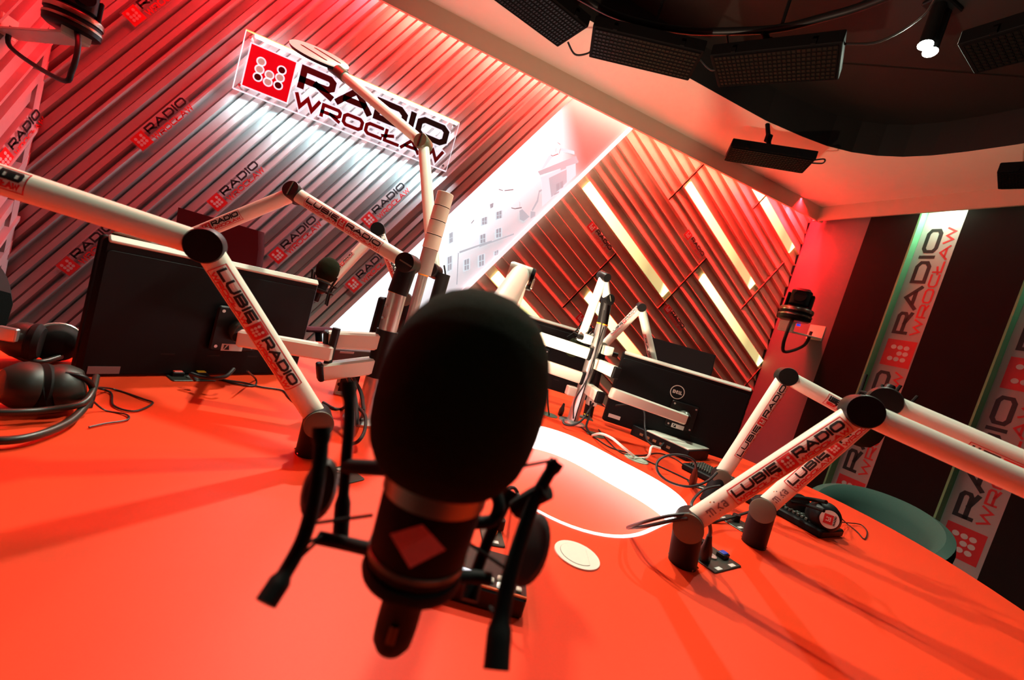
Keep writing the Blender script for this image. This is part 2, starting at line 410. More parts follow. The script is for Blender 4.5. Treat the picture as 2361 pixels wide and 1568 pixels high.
for ca, cp in crn:
    prev = max([q for q in pts if q[0] <= ca] or [pts[-1]], key=lambda q: q[0])
    pts.append((ca, prev[1], cp))
pts.sort(key=lambda q: q[0])
mb = MB(); n = len(pts)
for i in range(n):
    p, q = pts[i], pts[(i + 1) % n]; z = V((0, 0, ZC))
    if (p[1] - q[1]).length < 1e-6: mb.quad(p[1] + z, p[2] + z, q[2] + z)
    else: mb.quad(p[1] + z, p[2] + z, q[2] + z, q[1] + z)
struct('ceiling', mb, CEIL)
mb = MB(); n = len(rec)
for i in range(n):
    p, q = rec[i], rec[(i + 1) % n]; mb.quad(p + V((0, 0, ZC)), q + V((0, 0, ZC)), q + V((0, 0, ZC + .22)), p + V((0, 0, ZC + .22)))
mb.quad(*[p + V((0, 0, ZC + .22)) for p in rec])
struct('trim_8', mb, DARKCEIL)
mb = MB()
for a, b in (((1.5, 2.6), (3.3, 1.2)), ((.9, 2.3), (2.6, -.6))):     # board joints in the dark bay
    d = (V((*b, 0)) - V((*a, 0))).normalized(); nrm = V((-d.y, d.x, 0)) * .004
    a3, b3 = V((*a, ZC + .217)), V((*b, ZC + .217)); mb.quad(a3 + nrm, b3 + nrm, b3 - nrm, a3 - nrm)
struct('trim_9', mb, SOFTBLK)
# fascia hiding the red cove light
mb = MB().box((.95, YF + .009, 2.80), (5.6, .018, .14)); struct('trim_10', mb, FASC)
mb = MB(); rbox(mb, .1, 5.2, 2.73, 2.87, .10, .118); struct('trim_11', mb, FASC)
mb = MB().box((-1.80, 1.0, 2.80), (.018, 4.1, .14)); struct('trim_12', mb, FASC)
area('slot_light_first', rw((S1[0] + S1[1]) / 2, 2.835, -.04), rw((S1[0] + S1[1]) / 2, 1.5, -.06), .05, .22, 3.2, (.80, 1, .78))
area('slot_light_second', rw((S2[0] + S2[1]) / 2, 2.835, -.04), rw((S2[0] + S2[1]) / 2, 1.5, -.06), .05, .22, 2.6, (.65, 1, .85))

# ------------------------------------------------------------------ light box with the townhouse print
lbm = bpy.data.materials.new('backlit print'); lbm.use_nodes = True; nt = lbm.node_tree; b = nt.nodes['Principled BSDF']
b.inputs['Base Color'].default_value = (.45, .43, .45, 1); b.inputs['Roughness'].default_value = .5; b.inputs['Specular IOR Level'].default_value = .2
tc = nt.nodes.new('ShaderNodeTexCoord'); mp = nt.nodes.new('ShaderNodeVectorMath'); mp.operation = 'DOT_PRODUCT'
# the lamps behind the sheet stop short of its upper corner
dn = V((.80, 0, .60)).normalized(); mp.inputs[1].default_value = dn
nt.links.new(tc.outputs['Object'], mp.inputs[0]); mr = nt.nodes.new('ShaderNodeMapRange'); mr.interpolation_type = 'SMOOTHSTEP'
edge0 = V((1.14, 0, 2.6)).dot(dn)
mr.inputs[1].default_value = edge0 - .22; mr.inputs[2].default_value = edge0 + .03; mr.inputs[3].default_value = .56; mr.inputs[4].default_value = 0.02
nt.links.new(mp.outputs['Value'], mr.inputs[0])
mp2 = nt.nodes.new('ShaderNodeVectorMath'); mp2.operation = 'DOT_PRODUCT'; mp2.inputs[1].default_value = (C30, 0, -S30); mr2 = nt.nodes.new('ShaderNodeMapRange')
mr2.inputs[1].default_value = -.487; mr2.inputs[2].default_value = -.12; mr2.inputs[3].default_value = 1.9; mr2.inputs[4].default_value = .72      # lamps along one edge of the box
mm = nt.nodes.new('ShaderNodeMath'); mm.operation = 'MULTIPLY'
nt.links.new(tc.outputs['Object'], mp2.inputs[0]); nt.links.new(mp2.outputs['Value'], mr2.inputs[0]); nt.links.new(mr.outputs[0], mm.inputs[0]); nt.links.new(mr2.outputs[0], mm.inputs[1])
nt.links.new(mm.outputs[0], b.inputs['Emission Strength']); b.inputs['Emission Color'].default_value = (.80, .95, 1, 1)
lb = Thing('light_box', 'tall slanted backlit panel printed with pale old townhouses, between ribbed red wall and beige panels', 'light box', ab(-.25, 1.6, YW))
poly = clip([ab(-.487, -2, YW + .05), ab(-.028, -2, YW + .05), ab(-.028, 4.5, YW + .05), ab(-.487, 4.5, YW + .05)], [(0, 1, 0.02), (0, -1, -2.84)])
pn = MB().prism(poly, (0, -.07, 0)).build('backlit_panel', lbm, (0, 0, 0), lb.o, False); pn.location = -lb.loc
poly = clip([ab(-.03, -2, YW + .05), ab(.0, -2, YW + .05), ab(.0, 4.5, YW + .05), ab(-.03, 4.5, YW + .05)], [(0, 1, 0.02), (0, -1, -2.84)])
FRM = mat('light box frame', (.8, .8, .8), .5, emit=(1, .97, 1), es=.55, noise=.02)
lb.part('frame', MB().prism(poly, (0, -.09, 0)), FRM, smooth=False)
PR = [mat('print tone %d' % i, (.2, .2, .22), .5, emit=e, es=1, noise=.02) for i, e in enumerate([(.25, .30, .33), (.19, .23, .26), (.06, .08, .09), (.42, .50, .54)])]
zp = lambda x, y: ony(1000 + x / 3.135, 200 + y / 3.135, YW - .0215)
tones = {0: [], 1: [], 2: [], 3: []}
tones[3] += [[(780, 690), (770, 655), (1025, 550), (1028, 640), (840, 815), (785, 865)]]
tones[0] += [[(832, 660), (960, 598), (962, 690), (850, 800)], [(752, 612), (1030, 500), (1045, 548), (768, 640)], [(620, 895), (640, 885), (692, 940), (650, 972), (622, 960)], [(915, 555), (955, 535), (957, 590), (917, 606)], [(700, 900), (735, 905), (735, 935), (700, 955)], [(185, 1190), (420, 1110), (420, 1120), (185, 1205)], [(330, 1150), (580, 1060), (580, 1070), (330, 1160)], [(745, 820), (760, 750), (780, 740), (782, 752), (765, 765), (755, 830), (715, 900), (708, 890)]]
tones[3] += [[(770, 640), (1045, 548), (1045, 535), (760, 625)], [(866, 690), (945, 652), (948, 740), (870, 790)], [(775, 600), (830, 500), (850, 490), (865, 500), (800, 590)], [(915, 440), (1015, 465), (1018, 490), (915, 462)]]
tones[1] += [[(885, 705), (908, 693), (910, 740), (887, 753)], [(914, 690), (934, 680), (936, 726), (916, 738)], [(870, 775), (905, 755), (905, 765), (870, 785)], [(175, 1200), (181, 1200), (170, 1430), (164, 1430)], [(405, 850), (432, 838), (430, 870), (410, 882)]]
for x, y, ww, h in ((455, 905, 34, 50), (350, 950, 32, 48), (452, 1030, 34, 62), (338, 1072, 34, 60), (222, 1252, 32, 76), (328, 1220, 34, 80), (440, 1190, 26, 30), (102, 1232, 26, 100), (115, 1060, 20, 70)):
    tones[3].append([(x - 8, y + 2), (x + ww + 8, y - 14), (x + ww + 8, y + h - 8), (x - 8, y + h + 10)])
    tones[1] += [[(x, y + 2), (x + ww * .44, y - 4), (x + ww * .44, y + h * .45), (x, y + h * .5)], [(x + ww * .56, y - 6), (x + ww, y - 10), (x + ww, y + h * .38), (x + ww * .56, y + h * .43)],
                 [(x, y + h * .58), (x + ww * .44, y + h * .52), (x + ww * .44, y + h * .95), (x, y + h)], [(x + ww * .56, y + h * .5), (x + ww, y + h * .46), (x + ww, y + h * .88), (x + ww * .56, y + h * .93)]]
tones[2] += [[(x0, y0), (x1, y1), (x1 + 2, y1 + 7), (x0 + 2, y0 + 7)] for x0, y0, x1, y1 in ((845, 488, 862, 500), (862, 496, 900, 482), (905, 480, 915, 445), (880, 470, 884, 440), (893, 400, 915, 415), (560, 872, 590, 880), (590, 878, 635, 870), (620, 830, 622, 868), (468, 738, 500, 748), (510, 748, 575, 740), (270, 985, 290, 960))]
for kx, nm in ((3, 'printed_pale_shapes'), (0, 'printed_shadow_shapes'), (1, 'printed_windows'), (2, 'printed_rooftop_details')):
    mb = MB()
    for i, pl in enumerate(tones[kx]):
        dy = V((0, -.0004 * {3: 0, 0: 1, 1: 3, 2: 2}[kx] - .0002 - .00001 * i, 0)); mb.quad(*[zp(*q) + dy for q in pl])
    lb.part(nm, mb, PR[kx], pn if False else None, smooth=False)

# ------------------------------------------------------------------ lit slots in the beige panels
def tubemat():
    m = bpy.data.materials.new('lamp diffuser'); m.use_nodes = True; nt = m.node_tree; b = nt.nodes['Principled BSDF']
    b.inputs['Base Color'].default_value = (.25, .25, .15, 1); b.inputs['Emission Color'].default_value = (1, .90, .36, 1)
    tc = nt.nodes.new('ShaderNodeTexCoord'); sp = nt.nodes.new('ShaderNodeSeparateXYZ'); cr = nt.nodes.new('ShaderNodeValToRGB')
    nt.links.new(tc.outputs['Generated'], sp.inputs[0]); nt.links.new(sp.outputs[0], cr.inputs[0])
    cr.color_ramp.elements[0].position = 0; cr.color_ramp.elements[0].color = (1, 1, 1, 1); cr.color_ramp.elements[1].position = 1; cr.color_ramp.elements[1].color = (.75, .75, .75, 1)
    for p_, v_ in ((.35, .55), (.75, .16), (.92, .17), (.94, .7)): e = cr.color_ramp.elements.new(p_); e.color = (v_, v_, v_, 1)
    mm = nt.nodes.new('ShaderNodeMath'); mm.operation = 'MULTIPLY'; mm.inputs[1].default_value = 2.3
    nt.links.new(cr.outputs[0], mm.inputs[0]); nt.links.new(mm.outputs[0], b.inputs['Emission Strength']); return m
TM = tubemat()
TL = [(2.485, 1, .07, 1.27, 'slanted warm strip light beside the upper light box edge, longest near centre', False),
      (3.147, 2, .69, 1.90, 'slanted warm strip light crossing the middle of the red lit beige panels', True),
      (3.81, 1, 1.18, 1.95, 'short slanted strip light high in the right corner under the fascia', True),
      (2.485, 5, 1.42, 2.60, 'slanted warm strip light running down to the red corner wall', False),
      (1.822, 2, .74, 1.90, 'slanted warm strip light behind the silver pole and jointed mic arms', False),
      (1.16, 4, .07, 1.25, 'lowest slanted strip light, mostly hidden by the foreground foam microphone', False)]
for b0, i, a0, a1, lab, flip in TL:
    bl, bh = b0 + i * .0944 + .007, b0 + (i + 1) * .0944 - .006
    mb = MB().prism([ab(a0, bl, YW + .03), ab(a1, bl, YW + .03), ab(a1, bh, YW + .03), ab(a0, bh, YW + .03)], (0, -.035, 0))
    if flip: mb = MB().prism([ab(a0, bl, YW + .03), ab(a1, bl, YW + .03), ab(a1, bh, YW + .03), ab(a0, bh, YW + .03)], (0, -.034, 0))
    o = mb.build('strip_light', TM, ab((a0 + a1) / 2, (bl + bh) / 2, YW), None, False)
    if flip: o.data.transform(Matrix.Rotation(math.pi, 4, 'Y')) ; 
    tag(o, lab, 'light', 'slanted strip lights in the beige panels')

# ------------------------------------------------------------------ wall decals
def word_block(x0, x1, hb, hr):
    return text2d('RADIO', x0, x1, *hb, t=.24), text2d('WROCŁAW', x0, x1 + .02, *hr, t=.2)
def decal(o, ux, uy, n, L, H, label, group, plate=ACRYL, cat='sign', fade=False):
    o, ux, uy, n = V(o), V(ux).normalized(), V(uy).normalized(), V(n).normalized(); s = H
    t = Thing('logo_plate', label, cat, o, group); fn = plane_map(o, ux * s, uy * s, n); r = L / H
    t.part('plate', MB().prism([fn(q, 0) for q in rect2d(0, r, 0, 1)[0]], n * .003), plate, smooth=False)
    em = .84
    t.part('emblem', emit2d(MB(), rect2d(.08, .08 + em, .08, .08 + em), fn, .0036), INKRED, smooth=False)
    d = []
    for dx, dy in DOTS: d += disc2d(.5 + dx * .19, .5 + .03 + dy * .19, .085)
    t.part('emblem_dots', emit2d(MB(), d, fn, .0044), PRINTW, smooth=False)
    bk, rd = word_block(1.08, r - .1, (.50, .93), (.07, .40))
    t.part('black_lettering', emit2d(MB(), bk, fn, .0040), INKBLK, smooth=False)
    t.part('red_lettering', emit2d(MB(), rd, fn, .0038), INKRED, smooth=False)
    return t
u60 = V((S30, 0, C30)); n60 = V((-C30, 0, S30)); NF = V((0, -1, 0)); yb = YW - .052
GL = 'logo plates on the ribbed red wall'
for (a, b, lab) in ((-1.905, .50, 'logo plate on ribbed wall level with the top of the front mic arm'),
                    (-1.675, -.31, 'logo plate half hidden behind the upper left corner of the big monitor'),
                    (-.985, .54, 'logo plate on ribbed wall right beside the maroon chair back'),
                    (-.770, 1.13, 'logo plate on ribbed wall just below the lit sign and left of pole'),
                    (-.535, .74, 'lowest logo plate, touching the lower edge of the white light box'),
                    (-2.358, .98, 'logo plate at the top frame edge, washed over with red light'),
                    (-1.43, .53, 'logo plate partly hidden by maroon chair and crossing mic arms')):
    decal(ab(a, b, yb), u60, n60, NF, .40, .098, lab, GL)
decal(V((XL + .045, 3.02, 1.05)), V((0, .5, .866)), V((0, -.866, .5)).cross(V((0, 0, 0))) if False else V((0, -.866, .5)), V((1, 0, 0)), .40, .11, 'logo plate on the side wall at the left frame edge, cut off', GL)
d30 = V((C30, 0, -S30)); u30 = V((S30, 0, C30)); GB = 'logo plates on the beige slanted panels'
for (a, b, lab) in ((.30, 2.395, 'logo plate on beige panels between the light box and first strip light'),
                    (.97, 3.06, 'logo plate on beige panels above the bright middle strip lights'),
                    (1.335, 2.50, 'logo plate on beige panels above the black chair back'),
                    (.79, 1.835, 'logo plate on beige panels behind the small thin mic arm')):
    decal(ab(a, b, YW - .03), d30, u30, NF, .30, .082, lab, GB)

# long logo strips in the two wall slots
def strip(s0, s1, label, z_text):
    t = Thing('logo_banner', label, 'banner', rw((s0 + s1) / 2, 0, -.078), 'vertical logo banners in the dark wall')
    fn = lambda q, l: rw(s0 + (s1 - s0) * q[0], q[1], -.078 + l)
    H = s1 - s0
    t.part('banner_sheet', MB().quad(fn((.01, .02), .001), fn((.99, .02), .001), fn((.99, 2.84), .001), fn((.01, 2.84), .001)), mat('banner print', (.42, .41, .38), .6, noise=.04), smooth=False)
    for z0 in z_text:
        tr = lambda polys: [tuple(V((1 - q[1] / H, q[0])) for q in p) for p in polys]
        t.part('radio_lettering', emit2d(MB(), tr(text2d('RADIO', z0, z0 + .86, .48 * H, .85 * H, t=.25, gap=.34)), fn, .002), INKBLK, smooth=False)
        t.part('city_lettering', emit2d(MB(), tr(text2d('WROCŁAW', z0, z0 + .87, .20 * H, .42 * H, t=.22, gap=.30)), fn, .002), INKRED, smooth=False)
        e = t.part('emblem', emit2d(MB(), [tuple(V(q) for q in ((.13, z0 - .262), (.84, z0 - .262), (.84, z0 - .046), (.13, z0 - .046)))], fn, .002), INKRED, smooth=False)
        dt = []
        for dx, dy in DOTS:
            cx, cz = .485 - dy * .155, z0 - .154 + dx * .048
            dt.append(tuple(V((cx + .067 * math.cos(k * .523), cz + .018 * math.sin(k * .523))) for k in range(12)))
        t.part('emblem_dots', emit2d(MB(), dt, fn, .003), PRINTW, e, smooth=False)
strip(*S1, 'lit vertical logo banner in the wall slot nearer the red corner', (1.805, .635))
strip(*S2, 'vertical logo banner at the right frame edge, in teal light', (1.805, .635))

# ------------------------------------------------------------------ lit acrylic sign
YS = 3.1
t = Thing('lit_sign', 'large edge-lit clear acrylic station sign hanging in front of the red ribbed wall', 'sign', (-.37, YS, 2.09))
fn = plane_map((0, YS, 0), (1, 0, 0), (0, 0, 1), (0, -1, 0))
x0, x1, z0, z1 = -1.035, .283, 1.912, 2.252
t.part('acrylic_plate', MB().box(((x0 + x1) / 2, YS + .006, (z0 + z1) / 2), (x1 - x0, .008, z1 - z0)), ACRYL, smooth=False)
t.part('led_rail', MB().box(((x0 + x1) / 2 + .02, YS + .004, z1 - .010), (x1 - x0 - .06, .02, .013)), LEDROW, smooth=False)
t.part('top_edge', MB().box(((x0 + x1) / 2, YS + .004, z1 + .002), (x1 - x0, .016, .004)), mat('amber edge', (.9, .4, .1), .4, emit=(1, .35, .12), es=1.2, noise=.02), smooth=False)
t.part('lit_edge', MB().box(((x0 + x1) / 2, YS + .002, z0), (x1 - x0, .012, .006)).box((x0, YS + .002, (z0 + z1) / 2), (.002, .01, z1 - z0)).box((x1, YS + .002, (z0 + z1) / 2), (.002, .01, z1 - z0)), EDGE, smooth=False)
SQ = (-.992, -.748, 1.948, 2.192)
so = MB()
for xx in (x0 + .03, x1 - .03):
    for zz in (z0 + .03, z1 - .03): so.cyl((xx, YS - .001, zz), (xx, YW - .03, zz), .008, seg=12)
t.part('standoffs', so, ALU)
t.part('emblem_outline', emit2d(MB(), rect2d(SQ[0] - .008, SQ[1] + .008, SQ[2] - .008, SQ[3] + .008), fn, .0005), ETCH, smooth=False)
t.part('emblem', emit2d(MB(), rect2d(*SQ), fn, .0015), mat('sign red', (.60, .004, .016), .4, emit=(.75, .0, .015), es=.18, noise=.02), smooth=False)
cx, cz = -.868, 2.07; dd, rr, gg = [], [], []
for i, (dx, dy) in enumerate(DOTS):
    x, z = cx + dx * .056, cz + dy * .046; rr += ring2d(x, z, .0225, .008)
    (dd if i in (2, 5, 7) else gg).append(disc2d(x, z, .0192)[0])
t.part('dot_rings', emit2d(MB(), rr, fn, .0030), ETCH, smooth=False)
t.part('grey_dots', emit2d(MB(), gg, fn, .0025), mat('sign grey', (.36, .31, .26), .5, emit=(.36, .31, .27), es=.5, noise=.02), smooth=False); t.part('dark_dots', emit2d(MB(), dd, fn, .0025), INKBLK, smooth=False)
w1 = text2d('RADIO', -.715, .235, 2.058, 2.198, t=.27, gap=.36); w2 = text2d('WROCŁAW', -.715, .235, 1.945, 2.030, t=.25, gap=.32)
w1b = text2d('RADIO', -.724, .244, 2.049, 2.207, t=.36, gap=.30); w2b_ = text2d('WROCŁAW', -.724, .244, 1.936, 2.039, t=.42, gap=.25)
t.part('lettering_outline', emit2d(MB(), w1b + w2b_, fn, .0007), ETCH, smooth=False)
t.part('black_lettering', emit2d(MB(), w1, fn, .002), INKBLK, smooth=False); t.part('red_lettering', emit2d(MB(), w2, fn, .002), INKDARK, smooth=False)
area('sign_light_down', (-.37, YS + .02, z1 - .02), (-.37, YS + .055, 1.6), 1.25, .012, 6, (.70, .92, 1), 140)
area('sign_light_below', (-.37, YS + .01, z0 - .006), (-.37, YS + .05, 1.3), 1.3, .010, 9, (.55, .90, 1), 160)

# ------------------------------------------------------------------ table
TC = V((.61, 1.01, 0)); ZT = .75
def tr(th): return 1.29 + .075 * math.cos(4 * (th - R(6)))
def hr(th): return .328 + .025 * math.cos(4 * (th + R(18)))
NT = 96
ths = [2 * math.pi * i / NT for i in range(NT)]
def ringp(rf, z, k=1, d=0): return [TC + V((math.cos(a) * (rf(a) * k + d), math.sin(a) * (rf(a) * k + d), z)) for a in ths]
tb = Thing('round_table', 'large round red studio table with a glowing white hollow in its centre', 'table', (TC.x, TC.y, 0))
mb = MB(); mb.loft([ringp(hr, ZT), ringp(tr, ZT, d=-.004), ringp(tr, ZT - .004), ringp(tr, ZT - .036), ringp(tr, ZT - .04, d=-.004), ringp(hr, ZT - .04), ringp(hr, ZT)], caps=False)
tb.part('tabletop', mb, RED_TOP)
mb = MB(); mb.loft([ringp(hr, ZT - .002, d=-.002), ringp(hr, ZT - .002, d=-.010), ringp(hr, ZT - .085, d=-.010), ringp(hr, ZT - .085, d=-.002), ringp(hr, ZT - .002, d=-.002)], caps=False)
tb.part('glowing_wall', mb, GLOWW)
mb = MB(); mb.loft([ringp(hr, ZT - .003, d=.001), ringp(hr, ZT + .0015, d=.001), ringp(hr, ZT + .0015, d=-.008), ringp(hr, ZT - .003, d=-.008), ringp(hr, ZT - .003, d=.001)], caps=False)
tb.part('glowing_rim', mb, RIMW)
mb = MB(); mb.loft([ringp(hr, ZT - .10, d=.004), ringp(hr, ZT - .082, d=.004)]); tb.part('hollow_floor', mb, RED_TOP)
mb = MB(); mb.loft([ringp(lambda a: .85, 0), ringp(lambda a: .85, .70), ringp(lambda a: .60, .702), ringp(lambda a: .60, 0)], caps=False); tb.part('plinth', mb, BLACK)

# ------------------------------------------------------------------ mic arms
def perp_to_cam(p, ax):
    d = (CAM - p).normalized(); ax = ax.normalized(); return (d - ax * d.dot(ax)).normalized()
def sticker(T, parent, p0, p1, r, s0, s1, wfrac=.78, twist=0, flip=False, kind='long', name='sticker'):
    """printed label wrapped on a round tube; s0,s1 distances from p0, reading p0 -> p1 (flip: p1 -> p0)"""
    ax = (p1 - p0).normalized(); mid = p0 + ax * ((s0 + s1) / 2); n = perp_to_cam(mid, ax)
    sdir = -ax if flip else ax; q = Matrix.Rotation(R(twist), 3, ax); n = q @ n; t = n.cross(sdir)
    L = s1 - s0; start = (p0 + ax * s1) if flip else (p0 + ax * s0); W = 2 * r * wfrac
    def fn(q2, l):
        th = (q2[1] - .5) * W / r; return start + sdir * (q2[0] * W) + (n * math.cos(th) + t * math.sin(th)) * (r + .0006 + l)
    ln = L / W
    o = T.part(name, emit2d(MB(), rect2d(0, ln, 0, 1), fn, 0, cut=.12), STICK, parent)
    fr = .045
    def lay(nm_, polys, m, l, c=.12): T.part(nm_, emit2d(MB(), polys, fn, l, cut=c), m, o)
    lay('red_border', rect2d(0, ln, 0, fr) + rect2d(0, ln, 1 - fr, 1) + rect2d(0, fr, 0, 1) + rect2d(ln - fr, ln, 0, 1), INKRED, .0004, .15)
    def words(a, b, top):
        lay('black_lettering', text2d(top, a, b, .43, .88, t=.26, gap=.36), INKBLK, .0006); lay('red_lettering', text2d('WROCŁAW', a, b, .11, .37, t=.27, gap=.32), INKRED, .0005)
    def emblem(x):
        lay('emblem', rect2d(x, x + .8, .1, .9), INKRED, .0005); dt = []
        for dx, dy in DOTS: dt.extend(disc2d(x + .4 + dx * .17, .52 + dy * .17, .075, 10))
        lay('emblem_dots', dt, STICK, .0009)
    if kind == 'long':
        m = (ln - .8 - .5) / 2
        words(.16, .14 + m, 'LUBIĘ'); emblem(.25 + m); words(1.14 + m, ln - .14, 'RADIO')
    else:
        emblem(.12); words(1.0, ln - .14, 'RADIO')
    return o
GA = 'white jointed microphone arms on the table'
def arm(label, base, joint, elbow, tip, r, rb, rc, lower=(), upper=(), base_kind='table', elbow_len=None, capmat=None, cut=0, r2=None, group=GA, slots=False):
    base, joint, elbow, tip = V(base), V(joint), V(elbow), V(tip)
    r2 = r2 or r
    T = Thing('microphone_arm', label, 'microphone arm', base, group)
    ax1, ax2 = (elbow - joint).normalized(), (tip - elbow).normalized()
    n = ax1.cross(ax2); n = n.normalized() if n.length > .05 else frame(ax1)[0]
    if n.dot(CAM - elbow) < 0: n = -n
    hn = V((n.x, n.y, 0)); hn = hn.normalized() if hn.length > .2 else n
    if base_kind == 'table':
        h = (joint - base)
        bp = T.part('base', MB().lathe(base, h, [(rb * 1.0, 0), (rb, h.length - .004)], 32), BASEGREY)
        bo = MB()
        for k in range(8):
            a = 2 * math.pi * k / 8; bo.cyl(base + V((math.cos(a) * rb * .9, math.sin(a) * rb * .9, .0)), base + V((math.cos(a) * rb * 1.03, math.sin(a) * rb * 1.03, .006)), rb * .09, seg=10)
        T.part('foot_screws', bo, CHROME, bp)
        T.part('base_joint', MB().lathe(joint - hn * rb * 1.02, hn, [(rb * .9, 0), (rb * .99, .003), (rb * .99, rb * 2.0), (rb * .93, rb * 2.05)], 32), BASEGREY)
        T.part('joint_trim', MB().lathe(joint + hn * (rb * .96), hn, [(rb * 1.0, 0), (rb * 1.0, .0035), (rb * .9, .0045)], 32), mat('olive trim', (.13, .13, .09), .4, noise=.05))
    elif base_kind == 'pole':
        T.part('base_joint', MB().lathe(joint - hn * rb, hn, [(rb * .92, 0), (rb, .003), (rb, rb * 2), (rb * .92, rb * 2.05)], 32).cyl(base, joint, rb * 1.0, rb * .98), BLACK)
        T.part('joint_trim', MB().box(joint + hn * (rb * 1.055), (rb * .14, rb * 1.8, .002), (ax1.cross(hn).normalized(), ax1, hn)), mat('olive trim', (.13, .13, .09), .4, noise=.05))
    lo = T.part('lower_tube', MB().cyl(joint, elbow, r, r, 28), WHITE)
    el = elbow_len or r * 2.5
    ej = T.part('elbow_joint', MB().lathe(elbow - n * (el * .5), n, [(rc * .90, 0), (rc, el * .10), (rc, el * .88), (rc * .93, el)], 32), capmat or BLACK)
    if slots: T.part('elbow_slot', MB().box(elbow + n * (el * .505), (rc * .12, rc * 1.7, .002), (frame(n)[0], frame(n)[1], n)), mat('olive trim', (.13, .13, .09), .4, noise=.05), ej)
    up = T.part('upper_tube', MB().cyl(elbow, tip, r, r2, 28), WHITE)
    for a in lower: sticker(T, lo, joint, elbow, r, **a)
    for a in upper: sticker(T, up, elbow, tip, r, **a)
    return T
def L_(p, q): return (V(q) - V(p)).length
def mika(T, joint, elbow, r, s, wmm, twist=0):
    ax = (elbow - joint).normalized(); mid = joint + ax * s; n = Matrix.Rotation(R(twist), 3, ax) @ perp_to_cam(mid, ax); t = n.cross(ax)
    fn = lambda q, l: joint + ax * (s + q[0]) + (n * math.cos(q[1] / r) + t * math.sin(q[1] / r)) * (r + .0008 + l)
    p = text2d('m', 0, wmm * .34, -.008, .010, t=.13) + text2d('ka', wmm * .52, wmm, -.008, .010, t=.13)
    o = T.part('maker_name', emit2d(MB(), p, fn, 0), mat('grey print', (.22, .2, .19), .5, noise=.05)); T.part('orange_letter', emit2d(MB(), rect2d(wmm * .385, wmm * .455, -.012, .013), fn, 0), ORANGE, o)
# A: right front arm
jA, eA, tA = P(1588, 1207, .785), P(1985, 948, .70), P(2440, 1150, .60)
A = arm('large white mic arm at right front, its black elbow cap nearest the viewer', onz(1573, 1298, ZT), jA, eA, tA, .0195, .0265, .0275,
        lower=[dict(s0=L_(jA, eA) * .27, s1=L_(jA, eA) * .91, wfrac=.80, twist=14)], upper=[dict(s0=L_(eA, tA) * .84, s1=L_(eA, tA) * 1.0, kind='short', twist=-25)])
mika(A, jA, eA, .0195, L_(jA, eA) * .12, .040, 8)
# B: second right arm
jB, eB, tB = P(1760, 1172, .965), P(2038, 925, .86), P(2450, 1105, .72)
B = arm('white mic arm standing right behind the large front one, partly covered by it', onz(1737, 1254, ZT), jB, eB, tB, .0205, .0265, .029,
        lower=[dict(s0=L_(jB, eB) * .24, s1=L_(jB, eB) * .97, wfrac=.80, twist=10)], upper=[dict(s0=L_(eB, tB) * .52, s1=L_(eB, tB) * .99, kind='long', twist=55)])
mika(B, jB, eB, .0205, L_(jB, eB) * .10, .036, 6)
# C: third right arm beside the right monitor
jC, eC, tC = P(1662, 1098, 1.245), P(1812, 868, 1.20), P(1985, 962, 1.14)
Cc = arm('slim white mic arm rising beside the right monitor against the red corner', onz(1632, 1160, ZT), jC, eC, tC, .0205, .024, .026,
        lower=[dict(s0=L_(jC, eC) * .22, s1=L_(jC, eC) * .94, wfrac=.72, twist=40)], upper=[dict(s0=L_(eC, tC) * .52, s1=L_(eC, tC) * .98, wfrac=.8)])
# L: left front arm
jL, eL, tL = P(733, 968, .79), P(474, 566, .655), P(-120, 375, .52)
Lr = arm('thick white mic arm at left front crossing the big monitor', onz(713, 1045, ZT), jL, eL, tL, .0195, .0255, .0268,
        lower=[dict(s0=L_(jL, eL) * .24, s1=L_(jL, eL) * .90, wfrac=.82, twist=-14, flip=True)], upper=[dict(s0=L_(eL, tL) * .72, s1=L_(eL, tL) * 1.0, wfrac=.8, kind='short', flip=True, twist=14)])
# M: arm on the left system pole
pole = P(905, 720, 1.05); pole.z = 0; pt = P(921, 678, 1.05)
jM, eM, tM = P(946, 610, 1.05), P(680, 446, 1.12), P(440, 545, 1.10)
jM.x, jM.y = pole.x + .006, pole.y
arm('white mic arm bent over on top of the left silver pole', (pole.x, pole.y, pt.z), jM, eM, tM, .0185, .0245, .0235,
    lower=[dict(s0=L_(jM, eM) * .20, s1=L_(jM, eM) * .86, wfrac=.80, flip=True, twist=-6)], upper=[dict(s0=L_(eM, tM) * .50, s1=L_(eM, tM) * .86, wfrac=.75, kind='short', flip=True, twist=12)], base_kind='pole', slots=True)
# R: arm carrying the foreground microphone, elbow showing above the foam
MX = V((.0642, .2345, 0))
bR = onz(1085, 1010, ZT); jR = bR + V((0, 0, .09)); eR = P(1200, 632, .90); tR = V((.066, .300, 1.035))
Rr = arm('cream mic arm holding the foreground microphone, only its elbow showing above the foam', bR, jR, eR, tR, .0205, .0265, .021, base_kind='table', capmat=WHITE)
n = (eR - jR).cross(tR - eR).normalized(); n = n if n.dot(V((1, 0, 0))) > 0 else -n
Rr.part('end_cap', MB().cyl(eR + n * .022, eR + n * .030, .022, .020), BLACK)
Rr.part('cable_clip', MB().box(P(1222, 654, .90), (.012, .020, .030), (n, frame(n)[0], frame(n)[1]), .004), BLACK); Rr.part('clip_badge', MB().box(P(1228, 655, .885), (.004, .016, .022), (n, frame(n)[0], frame(n)[1]), .003), PALE)
